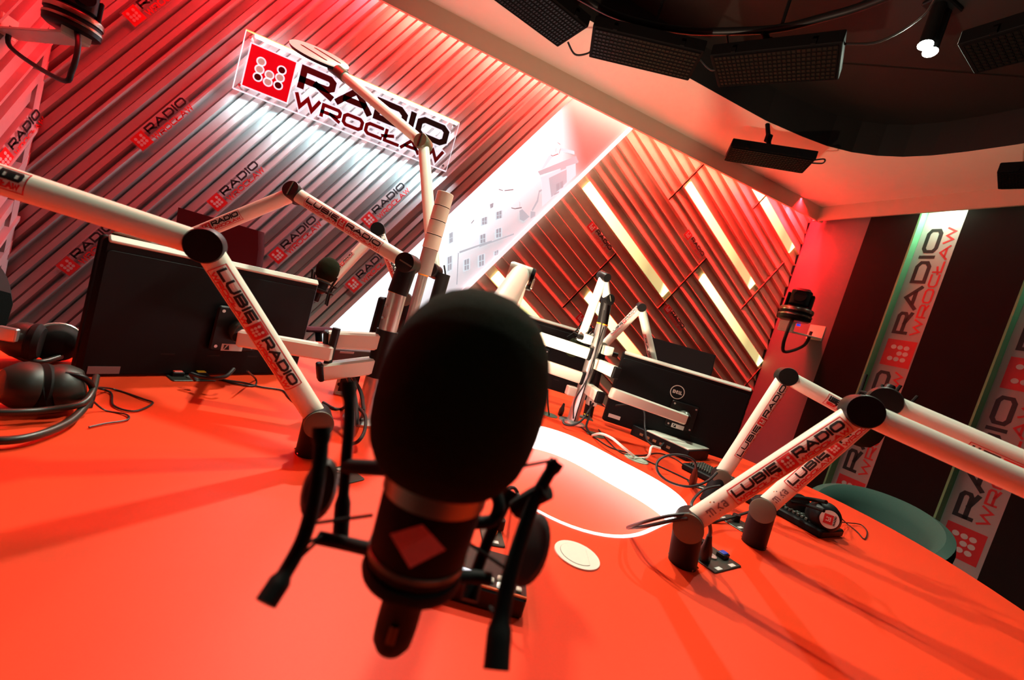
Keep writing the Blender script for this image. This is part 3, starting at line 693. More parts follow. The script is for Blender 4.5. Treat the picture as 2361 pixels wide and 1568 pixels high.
# O: arm behind the pole carrying the small far microphone
bO = P(938, 860, 1.62); bO.z = ZT; jO, eO, tO = P(935, 690, 1.55), P(872, 532, 1.55), P(752, 660, 1.50)
arm('small folded white mic arm behind the left pole, dropping towards the far microphone', bO, jO, eO, tO, .0185, .024, .026,
    lower=[dict(s0=L_(jO, eO) * .28, s1=L_(jO, eO) * .92, wfrac=.8, flip=True, kind='long')], upper=[dict(s0=L_(eO, tO) * .45, s1=L_(eO, tO) * .85, wfrac=.5, twist=40, flip=True, kind='long')])
# P, Q on the back pole
bp_ = onz(1318, 975, ZT); colr = P(1394, 712, 1.67)
jP = V((bp_.x, bp_.y, 1.215)); eP = P(1392, 637, 1.62); tP = P(1338, 785, 1.70)
jP = P(1399, 690, 1.67)
arm('thin white mic arm folded down from the top of the back silver pole', (bp_.x, bp_.y, 1.17), jP, eP, tP, .0165, .022, .018, base_kind='pole', elbow_len=.05)
bQ = P(1372, 905, 1.95); bQ.z = ZT; jQ, eQ, tQ = P(1388, 800, 1.90), P(1478, 708, 1.85), P(1507, 838, 1.9)
arm('short white mic arm peaking above the back monitor gap', bQ, jQ, eQ, tQ, .0185, .022, .020, lower=[dict(s0=L_(jQ, eQ) * .28, s1=L_(jQ, eQ) * .96, wfrac=.55, twist=-30)], upper=[dict(s0=L_(eQ, tQ) * .45, s1=L_(eQ, tQ) * .98, wfrac=.5, kind='short', flip=False, twist=40)])

# ------------------------------------------------------------------ arm with the flat oval lamp head (N)
bN = P(1004, 700, 1.50); bN.z = ZT; jN, eN, tN = P(1000, 625, 1.50), P(976, 331, 1.56), P(796, 178, 1.68)
T = Thing('desk_lamp', 'tall jointed white desk lamp with flat oval head in front of the lit sign', 'lamp', bN)
T.part('base', MB().cyl(bN, V((bN.x, bN.y, jN.z)), .024), BLACK)
hN = (eN - jN).cross(tN - eN).normalized(); hN = hN if hN.dot(CAM - eN) > 0 else -hN
T.part('base_joint', MB().lathe(jN - hN * .024, hN, [(.024, 0), (.026, .003), (.026, .045), (.024, .05)], 28), BLACK)
T.part('lower_tube', MB().cyl(jN, eN, .023, .020), WHITE); ej = T.part('elbow_joint', MB().lathe(eN - hN * .026, hN, [(.026, 0), (.028, .004), (.028, .048), (.026, .052)], 28), mat('olive joint', (.08, .09, .05), .4, noise=.1))
T.part('elbow_slot', MB().box(eN + hN * .027, (.004, .05, .002), (frame(hN)[0], frame(hN)[1], hN)), BLACK, ej)
T.part('upper_tube', MB().cyl(eN, tN, .0205, .0185), WHITE)
hx = (P(688, 97, 1.86) - P(786, 158, 1.70)); hc = (P(688, 97, 1.86) + P(786, 158, 1.70)) / 2; hl = hx.length / 2 * 1.05; hx.normalize()
hz = V((0.05, -.66, .75)).normalized(); hz = (hz - hx * hz.dot(hx)).normalized(); hy = hz.cross(hx)
def oval(z, k): return [hc + hx * (math.cos(q) * hl * k) + hy * (math.sin(q) * .085 * k) + hz * z for q in ths[::2]]
hd = T.part('lamp_head', MB().loft([oval(-.012, .96), oval(-.006, 1), oval(0, .97)]), BLACK); T.part('head_top', MB().loft([oval(0, .99), oval(.004, 1), oval(.007, .96)]), mat('added cream glow', (.75, .72, .6), .4, emit=(1, .93, .74), es=.38, noise=.02), hd)  # faint glow added so the head stays cream in the red bounce
sl = MB()
for s_ in (-.028, .03): sl.prism([hc + hx * (q[0] * hl) + hy * (s_ + q[1]) + hz * .0071 for q in ((-.62, -.006), (.45, -.006), (.5, 0), (.45, .006), (-.62, .006), (-.68, 0))], hz * .0006)
T.part('head_slots', sl, BLACK, hd)
T.part('head_hinge', MB().cyl(tN, hc - hz * .02 + hx * (-hl * .55), .020, .016).cyl(tN, tN + (tN - eN).normalized() * .05, .022), mat('olive joint', (.08, .09, .05), .4, noise=.1))
T.part('cable', MB().tube(smooth_path([jN + V((.03, 0, .03)), jN + V((.045, -.01, -.02)), jN + V((.04, 0, -.12)), (bN.x + .04, bN.y, ZT + .01)]), .003), CABLE)

# ------------------------------------------------------------------ silver poles and signal light
T = Thing('support_pole', 'silver pole at left centre carrying monitor bars and the bent mic arm', 'pole', (pole.x, pole.y, ZT), 'silver monitor poles on the table')
T.part('tube', MB().cyl((pole.x, pole.y, ZT + .008), (pole.x, pole.y, pt.z), .0225, seg=32), ALU); T.part('foot', MB().lathe((pole.x, pole.y, ZT), (0, 0, 1), [(.05, 0), (.05, .006), (.03, .012)]), ALU)
T.part('orange_ring', MB().cyl((pole.x, pole.y, pt.z), (pole.x, pole.y, pt.z + .004), .0235).cyl((pole.x, pole.y, pt.z - .10), (pole.x, pole.y, pt.z - .096), .0235), ORANGE)
sb = MB()
for dz in (.035, .065): sb.cyl((pole.x - .018, pole.y - .016, pt.z - dz), (pole.x - .021, pole.y - .020, pt.z - dz), .0035, seg=10)
T.part('set_screws', sb, CHROME)
T = Thing('support_pole', 'silver pole left of the right monitor carrying double monitor bars', 'pole', (bp_.x, bp_.y, ZT), 'silver monitor poles on the table')
T.part('tube', MB().cyl((bp_.x, bp_.y, ZT + .008), (bp_.x, bp_.y, 1.168), .0225, seg=32), ALU); T.part('foot', MB().lathe((bp_.x, bp_.y, ZT), (0, 0, 1), [(.055, 0), (.055, .006), (.03, .014)]), ALU)
T.part('orange_ring', MB().cyl((bp_.x, bp_.y, 1.168), (bp_.x, bp_.y, 1.173), .0235), ORANGE)
T.part('groove', MB().box((bp_.x - .004, bp_.y - .0225, .96), (.003, .003, .40)), CHAR)
T.part('pole_cable', MB().tube(smooth_path([P(1393, 715, 1.63), P(1385, 760, 1.64), P(1374, 810, 1.64), P(1366, 850, 1.64), P(1345, 890, 1.645), P(1325, 925, 1.65), P(1322, 965, 1.655)]), .003), CABLE)
sg = P(1010, 510, 1.30)
T = Thing('signal_light', 'white stacked signal light column with dark rings on a thin pole', 'signal light', (sg.x, sg.y, ZT))
zt = P(1028, 446, 1.3).z; zb = P(994, 575, 1.3).z; hh = (zt - zb) / 4
T.part('pole', MB().cyl((sg.x, sg.y, ZT), (sg.x, sg.y, zb - .08), .0155), ALU); T.part('grey_collar', MB().cyl((sg.x, sg.y, zb - .08), (sg.x, sg.y, zb), .0235), mat('warm grey plastic', (.35, .32, .28), .4, noise=.05))
T.part('orange_ring', MB().cyl((sg.x, sg.y, zb - .084), (sg.x, sg.y, zb - .080), .0165), ORANGE)
for k in range(4): T.part('lens', MB().cyl((sg.x, sg.y, zb + k * hh + .0012), (sg.x, sg.y, zb + (k + 1) * hh - .0012), .0255, bev=.001), mat('cream lens', (.74, .70, .56), .3, noise=.03))
T.part('dark_rings', MB().cyl((sg.x, sg.y, zb), (sg.x, sg.y, zt - .004), .0238), CHAR)

# ------------------------------------------------------------------ monitors
def text_logo(T, parent, o, ux, uy, n, s):
    fn = plane_map(o, ux * s, uy * s, n)
    p = ring2d(0, 0, .46, .055) + text2d('D', -.31, -.12, -.12, .12, t=.3) + text2d('e', -.09, .07, -.12, .12, t=.26) + text2d('LL', .09, .33, -.12, .12, t=.26, gap=.3)
    T.part('maker_logo', emit2d(MB(), p, fn, .0008), mat('logo silver', (.62, .60, .52), .35, .3, noise=.03), parent, smooth=False)
def monitor(label, tl, tr_, h, depth=.035, logo=True, plate=None, dull=False, wid=None, topmat=PALE, thin=False):
    tl, tr_ = V(tl), V(tr_); z0 = (tl.z + tr_.z) / 2; tl.z = tr_.z = z0; ux = (tr_ - tl).normalized(); wd = (tr_ - tl).length; uz = V((0, 0, 1)); n = ux.cross(uz)
    if n.dot(CAM - tl) < 0: n = -n
    c = (tl + tr_) / 2 - uz * (h / 2)
    T = Thing('monitor', label, 'monitor', V((c.x, c.y, z0 - h)), 'flat monitors seen from behind')
    ax = (ux, uz, n)
    sh = T.part('back_shell', MB().box(c, (wd, h, .022), ax, .012).box(c + n * .010 - uz * .012, (wd * .98, h * .92, .006), ax, .010), CHAR)
    T.part('bezel_edge', MB().box(c - n * .013, (wd + .002, h + .002, .010), ax, .010), BLACK)
    T.part('top_edge', MB().box(c + uz * (h / 2 - .003) + n * .010, (wd - .012, .016, .008), (ux, (uz * .8 - n * .6), (n * .8 + uz * .6)), .004), topmat)  # key light on the black top bevel, painted as a paler strip
    T.part('screen', MB().box(c - n * .0185, (wd - .03, h - .03, .001), ax), mat('dark screen', (.01, .01, .012), .15, noise=.02))
    if logo: text_logo(T, sh, c + n * .0135 + uz * (h * .18) + ux * (-wd * .02), ux if (ux.cross(uz)).dot(n) > 0 else -ux, uz, n, .062)
    if plate is not None:
        pc = c + uz * plate[1] + ux * plate[0]
        T.part('mount_plate', MB().box(pc + n * .024, (.115, .115, .008), ax, .008), BLACK)
        for i in (-1, 1):
            for j in (-1, 1): T.part('mount_screw', MB().cyl(pc + ux * (i * .045) + uz * (j * .045) + n * .027, pc + ux * (i * .045) + uz * (j * .045) + n * .030, .004, seg=10), ALU)
        T.part('ball_joint', MB().sphere(pc + n * .048, .030).cyl(pc + n * .02, pc + n * .05, .024), mat('gunmetal', (.30, .32, .27), .25, .8, noise=.05))
        lp = T.part('mount_label', MB().box(pc - uz * .047 + n * .0285 - ux * .005, (.052, .018, .001), ax), PRINTW)
        T.part('label_mark', MB().quad(*[pc - uz * .047 + n * .0293 - ux * .005 + ux * q[0] * .052 + uz * q[1] * .018 for q in ((-.40, -.35), (-.28, .35), (-.40, .35))]).quad(*[pc - uz * .047 + n * .0293 - ux * .005 + ux * q[0] * .052 + uz * q[1] * .018 for q in ((-.36, -.35), (-.12, -.35), (-.18, .38))]), BLACK, lp)
    T.part('asset_label', MB().box(c - ux * (wd * .44) * 1 - uz * (h * (.465 if dull else .40)) + n * .0135 + ux * .012, (.052, .016, .001), ax), PRINTW if not dull else mat('dull label', (.22, .12, .12), .6, noise=.05))
    vt = MB()
    for k in range(3): vt.box(c - uz * (h * .33) + ux * (k - 1) * wd * .2 + n * .0132, (.028, .004, .001), ax)
    T.part('rear_slots', vt, BLACK, sh)
    T.c, T.ux, T.uz, T.n, T.h, T.w = c, ux, uz, n, h, wd
    return T
mL = monitor('big black monitor at left front seen from behind, its top edge painted as lit', P(237, 545, .83), P(733, 647, 1.27), .285, logo=False, plate=(.035, -.02), dull=True)
mR = monitor('black monitor with round silver badge at right, held by white bars', P(1437, 812, 1.85), P(1735, 896, 1.775), .318, plate=(.035, -.035))
mC = monitor('black monitor behind the silver pole, badge beside the foam microphone', P(1150, 700, 2.05), P(1392, 786, 2.0), .31, plate=(-.02, -.03), topmat=mat('dim lit edge', (.3, .27, .22), .5, noise=.05))
# slim far monitor seen nearly edge-on
fa, fb = P(885, 680, 1.75), P(915, 690, 1.52)
mF = monitor('narrow dark monitor left of the pole, seen nearly edge-on against the light box', P(884, 682, 1.60), P(962, 700, 2.05), .30, logo=False, topmat=CHAR)

# ------------------------------------------------------------------ white monitor bars
def bar(mb, a, b, hgt, th, up=V((0, 0, 1))):
    a, b = V(a), V(b); x = (b - a).normalized(); y = up.cross(x).normalized(); z = x.cross(y)
    return mb.box((a + b) / 2, ((b - a).length, th, hgt), (x, y, z), .009)
def capb(mb, a, d, hgt, th):
    x = V(d).normalized(); y = V((0, 0, 1)).cross(x).normalized(); z = x.cross(y); return mb.box(V(a), (.014, th * 1.04, hgt * 1.04), (x, y, z), .006)
GM = 'white jointed bars carrying monitors'
# left bracket: two long bars from the pole and one bar to the big monitor
T = Thing('monitor_bracket', 'white monitor bracket with stacked bars left of the foam microphone', 'monitor bracket', (pole.x, pole.y, .86), GM)
k1, k2 = P(752, 782, 1.0), P(912, 800, 1.03); k3, k4 = P(738, 857, .985), P(900, 858, 1.02); k5, k6 = P(548, 778, .925), P(768, 815, .99)
for q in (k2, k4): q.x, q.y = pole.x - .004, pole.y - .004
T.part('upper_bar', bar(MB(), k1, k2, .040, .034), WHITE); T.part('lower_bar', bar(MB(), k3, k4, .040, .034), WHITE); T.part('front_bar', bar(MB(), k5, k6, .036, .030), WHITE)
T.part('bar_cap', capb(MB(), k1, k2 - k1, .040, .034), BLACK); T.part('bar_cap', capb(MB(), k3, k4 - k3, .040, .034), BLACK)
T.part('hinge_pin', MB().cyl(k6 + V((0, 0, -.06)) - V((.006, 0, 0)), k6 + V((0, 0, .06)) - V((.006, 0, 0)), .009), BLACK)
T.part('clamp', MB().cyl((pole.x, pole.y, k4.z - .03), (pole.x, pole.y, k2.z + .03), .0262), BLACK)
T.part('mount_pin', MB().cyl(k5, mL.c + mL.ux * .035 - mL.uz * .02 + mL.n * .04, .010), BLACK)
# right brackets on the back pole
for side, lab in ((1, 'white double monitor bracket reaching from the back pole to the right monitor'), (-1, 'white double monitor bracket reaching left from the back pole behind the foam')):
    T = Thing('monitor_bracket', lab, 'monitor bracket', (bp_.x, bp_.y, .90), GM)
    zu, zl = P(1365, 870, 1.68).z + .012, P(1340, 950, 1.68).z + .035
    pc = V((bp_.x, bp_.y, 0)); zu, zl = 1.012, .905
    hub = MB(); hb = MB()
    if side > 0:
        for z_, e in ((zu, (1418, 868)), (zl, (1382, 920))):
            a = pc + V((.02, -.012, z_)); b = P(*e, 1.60); b.z = z_ - .005
            T.part('inner_bar', bar(MB(), a, b, .044, .034), WHITE); T.part('bar_cap', capb(MB(), b, b - a, .044, .034), CHAR); T.part('bar_cap', capb(MB(), a, b - a, .05, .036), CHAR)
        e1 = P(1408, 905, 1.60); e2 = mR.c + mR.ux * .035 - mR.uz * .035 + mR.n * .085
        T.part('outer_bar', bar(MB(), e1, e2, .042, .030), WHITE)
        T.part('tilt_head', MB().cyl(e2 + V((0, 0, -.018)), e2 + V((0, 0, .018)), .016).cyl(e2, e2 - mR.n * .045, .012), BLACK)
        for z_ in (zu + .062, zl - .045): T.part('clamp', MB().box(pc + V((.052, -.012, z_)), (.042, .030, .038), None, .006), WHITE)
        T.part('knob', MB().cyl(pc + V((.075, -.012, zu + .055)), pc + V((.10, -.012, zu + .055)), .011).cyl(pc + V((.035, .012, zl - .05)), pc + V((.035, .012, zu + .07)), .010), BLACK)
    else:
        for z_, e in ((zu + .03, (1230, 815)), (zl + .035, (1225, 880))):
            a = pc + V((-.02, -.010, z_)); b = P(*e, 1.72); b.z = z_ + .005
            T.part('inner_bar', bar(MB(), a, b, .046, .034), WHITE); T.part('bar_cap', capb(MB(), a, b - a, .05, .036), CHAR)
        for z_ in (zu + .085, zl - .025): T.part('clamp', MB().box(pc + V((-.050, -.006, z_)), (.040, .030, .038), None, .006), WHITE)
        T.part('knob', MB().cyl(pc + V((-.072, -.006, zu + .085)), pc + V((-.09, -.006, zu + .085)), .010), BLACK)
        e2 = mC.c - mC.ux * .02 - mC.uz * .03 + mC.n * .06; T.part('outer_bar', bar(MB(), P(1228, 850, 1.72), e2, .040, .030), WHITE)

# ------------------------------------------------------------------ foreground microphone
T = Thing('studio_microphone', 'black studio microphone with big foam windscreen dominating the foreground', 'microphone', (MX.x, MX.y, .907))
mz = lambda z: V((MX.x, MX.y, z)); UP = V((0, 0, 1))
T.part('windscreen', MB().lathe(mz(0), UP, [(.028, 1.028), (.0355, 1.0255), (.0405, 1.031), (.0446, 1.039), (.0474, 1.050), (.0487, 1.061), (.0489, 1.072), (.0481, 1.084), (.0461, 1.095), (.0427, 1.106), (.0380, 1.115), (.0315, 1.1235), (.0230, 1.130), (.0127, 1.1345), (.001, 1.136)], 56), FOAM)
T.part('body', MB().lathe(mz(0), UP, [(.0225, .962), (.0265, .966), (.0285, .971), (.0295, 1.008), (.0298, 1.027)], 48), mat('matt black microphone body', (.004, .004, .004), .6, noise=.1, scale=80, spec=.1))
T.part('head_ring', MB().lathe(mz(0), UP, [(.0296, 1.0125), (.0306, 1.013), (.0306, 1.0265), (.0296, 1.027)], 48), WARMCHROME)
T.part('lower_ring', MB().lathe(mz(0), UP, [(.0285, .9735), (.0293, .974), (.0293, .977), (.0285, .9775)], 48), mat('dull green metal', (.10, .12, .09), .35, .6, noise=.1))
# diamond badge
bd = perp_to_cam(mz(.985), UP); bt = UP.cross(bd); bd = (bd - bt * .05).normalized(); bt = UP.cross(bd)
fnb = lambda q, l: mz(.9965) + (bd * math.cos(q[0] / .0297) + bt * math.sin(q[0] / .0297)) * (.0299 + l) + UP * q[1]
T.part('badge', emit2d(MB(), [tuple(V(q) for q in ((0, .0125), (.0158, 0), (.0, -.0125), (-.0158, 0)))], fnb, .0006), mat('red enamel', (.85, .20, .17), .35, noise=.12, scale=300))
T.part('connector', MB().lathe(mz(0), UP, [(.004, .9095), (.0090, .912), (.0118, .917), (.0125, .928), (.0125, .952), (.0150, .956), (.0205, .962)], 32), SOFTBLK)
T.part('connector_latch', MB().box(mz(.930) + bd * .0122, (.005, .003, .012), (bt, bd, UP), .001), mat('dull brass', (.09, .07, .03), .4, .6, noise=.1))
# spider shock mount
sm = T.part('shock_mount', MB().lathe(mz(0), UP, [(.0235, .9595), (.0290, .960), (.0300, .963), (.0290, .967), (.0265, .968)], 40), SOFTBLK)
def strut(pts, rads, nm_='mount_leg'):
    return T.part(nm_, MB().tube(smooth_path([P(*p) for p in pts], 5), [rads[0] + (rads[1] - rads[0]) * i / (5 * (len(pts) - 1)) + (.0016 if i > 5 * (len(pts) - 1) - 5 else 0) + (.0012 if i < 3 else 0) for i in range(5 * (len(pts) - 1) + 1)], 12), SOFTBLK, sm)
strut([(742, 985, .262), (738, 1060, .258), (722, 1160, .25), (698, 1245, .243), (655, 1325, .232), (612, 1392, .222)], (.0044, .0042))
strut([(803, 880, .30), (806, 960, .297), (800, 1040, .292), (792, 1140, .288), (785, 1238, .282)], (.0040, .0036))
strut([(1285, 1064, .275), (1255, 1110, .272), (1228, 1165, .268), (1200, 1245, .26), (1175, 1330, .25), (1155, 1430, .238), (1144, 1545, .225)], (.0038, .0055))
strut([(1180, 1130, .295), (1150, 1190, .29), (1120, 1260, .285), (1095, 1330, .278), (1082, 1385, .27)], (.0042, .0040))
T.part('mount_yoke', MB().tube(smooth_path([P(735, 1240, .262), P(790, 1252, .26), P(860, 1268, .25)]), .0042, 10).tube(smooth_path([P(800, 1075, .29), P(850, 1078, .275), P(900, 1080, .262)]), .0050, 10).tube(smooth_path([P(1040, 1330, .262), P(1090, 1330, .268), P(1130, 1335, .272)]), .0042, 10)
       .tube(smooth_path([P(1090, 1205, .27), P(1135, 1200, .272), P(1150, 1165, .276), P(1140, 1130, .28)]), .0042, 10).tube(smooth_path([P(1190, 1175, .28), P(1225, 1150, .275), P(1262, 1130, .27)]), .0065, 10).tube([V((.066, .255, .985)), V((.066, .300, 1.035))], .008, 12), SOFTBLK, sm)
for px, py, d, rx in ((737, 1128, .272, .0105), (1222, 1265, .285, .0125)):
    c = P(px, py, d); dd = (CAM - c).normalized(); x, y, z = frame(dd, V((0, 0, 1))); kn = MB(); kn.loft([[c + z * zz + x * (math.cos(q) * rx * k) + y * (math.sin(q) * rx * 1.85 * k) for q in ths[::4]] for zz, k in ((-.006, .85), (-.003, 1), (.003, 1), (.006, .8))]); T.part('thumb_knob', kn, BROWNK, sm)
for p, q in (((1283, 1060, .275), (1205, 1075, .262)), ((1240, 1125, .27), (1180, 1160, .265)), ((698, 1210, .248), (860, 1188, .255)), ((655, 1320, .232), (735, 1245, .258)), ((690, 1262, .243), (742, 1236, .258)), ((1070, 1245, .262), (1165, 1310, .27)), ((1165, 1460, .235), (1130, 1400, .255))):
    T.part('elastic_cord', MB().cyl(P(*p), P(*q), .0011, seg=8), SOFTBLK, sm)
tag(T.o, 'black studio microphone with big foam windscreen dominating the foreground', 'microphone', None)

# ------------------------------------------------------------------ far microphones
def far_mic(label, c, s, up, holder):
    c, up = V(c), V(up).normalized(); x, y, z = frame(up)
    T = Thing('studio_microphone', label, 'microphone', c - up * .07 * s, 'small distant microphones on arms')
    T.part('windscreen', MB().lathe(c, up, [(.030 * s, -.045 * s), (.044 * s, -.030 * s), (.050 * s, 0), (.048 * s, .025 * s), (.036 * s, .050 * s), (.015 * s, .062 * s), (.001, .064 * s)], 28), FOAM)
    T.part('body', MB().lathe(c, up, [(.010 * s, -.150 * s), (.013 * s, -.145 * s), (.013 * s, -.11 * s), (.026 * s, -.10 * s), (.028 * s, -.044 * s)], 24), BLACK)
    T.part('head_ring', MB().lathe(c, up, [(.030 * s, -.052 * s), (.030 * s, -.044 * s)], 24), WARMCHROME)
    ms = MB()
    for z0, r in ((-.06, .062), (-.095, .058)):
        ms.tube([c + up * (z0 * s) + (x * math.cos(q) + y * math.sin(q)) * (r * s) for q in [2 * math.pi * k / 20 for k in range(21)]], .0035 * s, 8)
    sm = T.part('shock_mount', ms, SOFTBLK)
    for k in range(4):
        q = R(45 + 90 * k); d = x * math.cos(q) + y * math.sin(q)
        T.part('mount_leg', MB().tube([c + up * (-.02 * s) + d * (.075 * s), c + up * (-.06 * s) + d * (.062 * s), c + up * (-.095 * s) + d * (.058 * s), c + up * (-.15 * s) + d * (.068 * s)], .0045 * s, 8), SOFTBLK, sm)
    T.part('mount_stem', MB().cyl(V(holder), c + up * (-.08 * s) + (V(holder) - c).normalized() * (.03 * s), .007), BLACK, sm)
far_mic('small foam microphone at the far side, hanging above the big monitor corner', P(755, 625, 1.48), .76, (.10, .15, 1), tO)
far_mic('dark microphone mount hanging behind the two crossing right arms', P(1995, 985, 1.12), .85, (-.15, .1, -1), tC)
far_mic('tiny dark microphone tilted behind the thin arm on the back pole', P(1325, 800, 1.74), .7, (-.4, 0, -.8), tP)

# ------------------------------------------------------------------ headphones
def cup(mb, c, n, r, d, sq=1): return mb.lathe(V(c) - V(n).normalized() * (d / 2), n, [(r * .80, 0), (r * .97, d * .12), (r, d * .35), (r * .93, d * .62), (r * .70, d * .92), (r * .60, d)], 32, sq)
T = Thing('headphones', 'black headphones lying at the left frame edge in front of the big monitor', 'headphones', onz(90, 960, ZT), 'black headphones on the table')
c1, c2 = onz(44, 888, .793), onz(158, 890, .793); n1, n2 = V((-.75, -.65, .1)), V((.85, .40, .25))
for c, n in ((c1, n1), (c2, n2)):
    o = T.part('ear_cup', cup(MB(), c, n, .043, .040, .88), mat('green black plastic', (.012, .018, .013), .46, noise=.1)); n = n.normalized()
    T.part('ear_pad', MB().lathe(c - n * .036, n, [(.030, 0), (.041, .004), (.044, .012), (.038, .020)], 32, .86), SOFTBLK, o)
for path, rr in (([(222, 868, .80), (212, 905, .79), (185, 932, .78), (110, 945, .772), (40, 950, .772), (-60, 950, .772)], .0052), ([(205, 925, .775), (170, 965, .765), (120, 992, .762), (60, 1010, .762), (0, 1016, .762), (-60, 1012, .762)], .0062)):
    T.part('headband', MB().tube(smooth_path([onz(*p) for p in path]), rr, 10), mat('black band', (.02, .022, .016), .35, noise=.1))
T.part('yoke', MB().tube(smooth_path([onz(150, 862, .82), onz(195, 872, .815), onz(214, 900, .79), onz(205, 940, .765)]), .0045, 10), BLACK)
T.part('cord', MB().tube(smooth_path([onz(212, 893, .785), onz(260, 897, ZT + .004), onz(330, 920, ZT + .003), onz(352, 930, ZT + .003), onz(310, 948, ZT + .003), onz(262, 935, ZT + .003), onz(255, 905, ZT + .003), onz(215, 893, ZT + .01)]), .0018, 6).tube(smooth_path([onz(205, 915, .78), onz(240, 945, ZT + .003), onz(290, 955, ZT + .003), onz(293, 968, ZT + .003), onz(240, 977, ZT + .003), onz(205, 985, ZT + .003)]), .0016, 6), CABLE)
T = Thing('headphones', 'black headphones with silver hinge behind the front pair, beside monitor edge', 'headphones', onz(80, 845, ZT), 'black headphones on the table')
c1, c2 = onz(42, 783, .797), onz(132, 790, .792); n1, n2 = V((-.9, -.3, 0)), V((.5, -.8, .2))
o = T.part('ear_cup', cup(MB(), c1, n1, .036, .042), mat('green black plastic', (.012, .018, .013), .36)); T.part('hinge_plate', MB().box(c1 + V((.004, -.036, .018)), (.030, .012, .026), None, .004), mat('pale metal', (.62, .70, .66), .25, .7, noise=.05), o)
T.part('ear_pad', MB().lathe(c1 + V((.012, 0, 0)), V((1, .3, 0)), [(.028, 0), (.037, .006), (.038, .014), (.030, .022)], 28), SOFTBLK, o)
o = T.part('ear_cup', cup(MB(), c2, n2, .040, .036), SOFTBLK); T.part('trim_ring', MB().tube([c2 + frame(n2)[0] * (.039 * math.cos(R(q))) + frame(n2)[1] * (.039 * math.sin(R(q))) for q in range(20, 165, 12)], .0035, 8), mat('pale metal', (.62, .70, .66), .25, .7), o)
T.part('headband', MB().tube(smooth_path([onz(22, 772, .80), onz(14, 800, .78), onz(40, 820, .768), onz(90, 835, .762), onz(140, 822, .768)]), .006, 10), mat('black band', (.02, .022, .016), .35))
T = Thing('headphones', 'black headphones with round logo sticker lying on the right keyboard', 'headphones', onz(1880, 1225, ZT), 'black headphones on the table')
cR = onz(1903, 1193, .803); cR2 = onz(1838, 1163, .795); nR = V((-.55, -.80, .15)).normalized(); x, y, z = frame(nR)
o = T.part('ear_cup', cup(MB(), cR, nR, .044, .042), BLACK); T.part('ear_pad', MB().lathe(cR - nR * .038, nR, [(.030, 0), (.041, .006), (.043, .016), (.036, .022)], 32), SOFTBLK, o)
fs = plane_map(cR + nR * .0232, x * 1, y * 1, nR)
st = T.part('logo_sticker', emit2d(MB(), disc2d(0, 0, .0255, 28), fs, .0004), STICK, o); vx = V((0, 0, 1)) - nR * nR.z; vx.normalize(); vy = nR.cross(vx)
fs = plane_map(cR + nR * .0232, vx, vy, nR)
dts = []
for dx, dy in DOTS: dts += disc2d(dx * .0045, .003 + dy * .0045, .0019, 8)
T.part('emblem', emit2d(MB(), rect2d(-.0135, .0135, -.009, .015), fs, .001), INKRED, st); T.part('emblem_dots', emit2d(MB(), dts, fs, .0014), STICK, st)
T.part('lettering', emit2d(MB(), text2d('RADIO', -.014, .014, -.016, -.011, t=.26), fs, .001), INKBLK, st)
T.part('ear_cup', cup(MB(), cR2, -nR, .034, .034), BLACK)
T.part('headband', MB().tube(smooth_path([onz(1905, 1158, .85), onz(1880, 1153, .84), onz(1845, 1148, .835), onz(1820, 1146, .83), onz(1812, 1140, .82)]), .006, 10).tube(smooth_path([onz(1900, 1178, .83), onz(1860, 1165, .82), onz(1822, 1158, .815)]), .005, 10), SOFTBLK)
T.part('cord', MB().tube(smooth_path([onz(1935, 1190, .80), onz(1950, 1205, ZT + .006), onz(1975, 1225, ZT + .003), onz(1993, 1243, ZT + .003), onz(1999, 1225, ZT + .004), onz(1985, 1210, ZT + .006), onz(1960, 1206, ZT + .01), onz(1936, 1204, .79)]), .0018, 6), CABLE)

# ------------------------------------------------------------------ table-top equipment
def axes_from(px_a, px_b, z):
    a, b = onz(*px_a, z), onz(*px_b, z); x = (b - a); x.z = 0; x.normalize(); return a, b, x, V((-x.y, x.x, 0))
def keyboard(label, a, b, dep, group='computer keyboards on the table', keys=(15, 5)):
    a, b, x, y = axes_from(a, b, ZT); L = (b - a).length; c = (a + b) / 2 + y * (dep / 2)
    T = Thing('keyboard', label, 'keyboard', c, group)
    T.part('case', MB().box(c + V((0, 0, .012)), (L, dep, .022), (x, y, V((0, 0, 1))), .008), CHAR)
    kb = MB(); kw, kd = (L - .03) / keys[0], (dep - .035) / keys[1]
    for i in range(keys[0]):
        for j in range(keys[1]): kb.box(c + x * (-L / 2 + .015 + (i + .5) * kw) + y * (-dep / 2 + .022 + (j + .5) * kd) + V((0, 0, .027)), (kw * .82, kd * .82, .009), (x, y, V((0, 0, 1))), .003)
    T.part('keys', kb, mat('key plastic', (.05, .055, .045), .28, noise=.1)); return T
keyboard('black keyboard under the stickered headphones at right', (1762, 1172), (1890, 1243), .15, keys=(11, 5))
keyboard('black keyboard by the right monitor, behind the looped cable', (1568, 1080), (1668, 1132), .14)
keyboard('black keyboard between the two right mic arm bases', (1712, 1155), (1768, 1186), .14, keys=(7, 5))
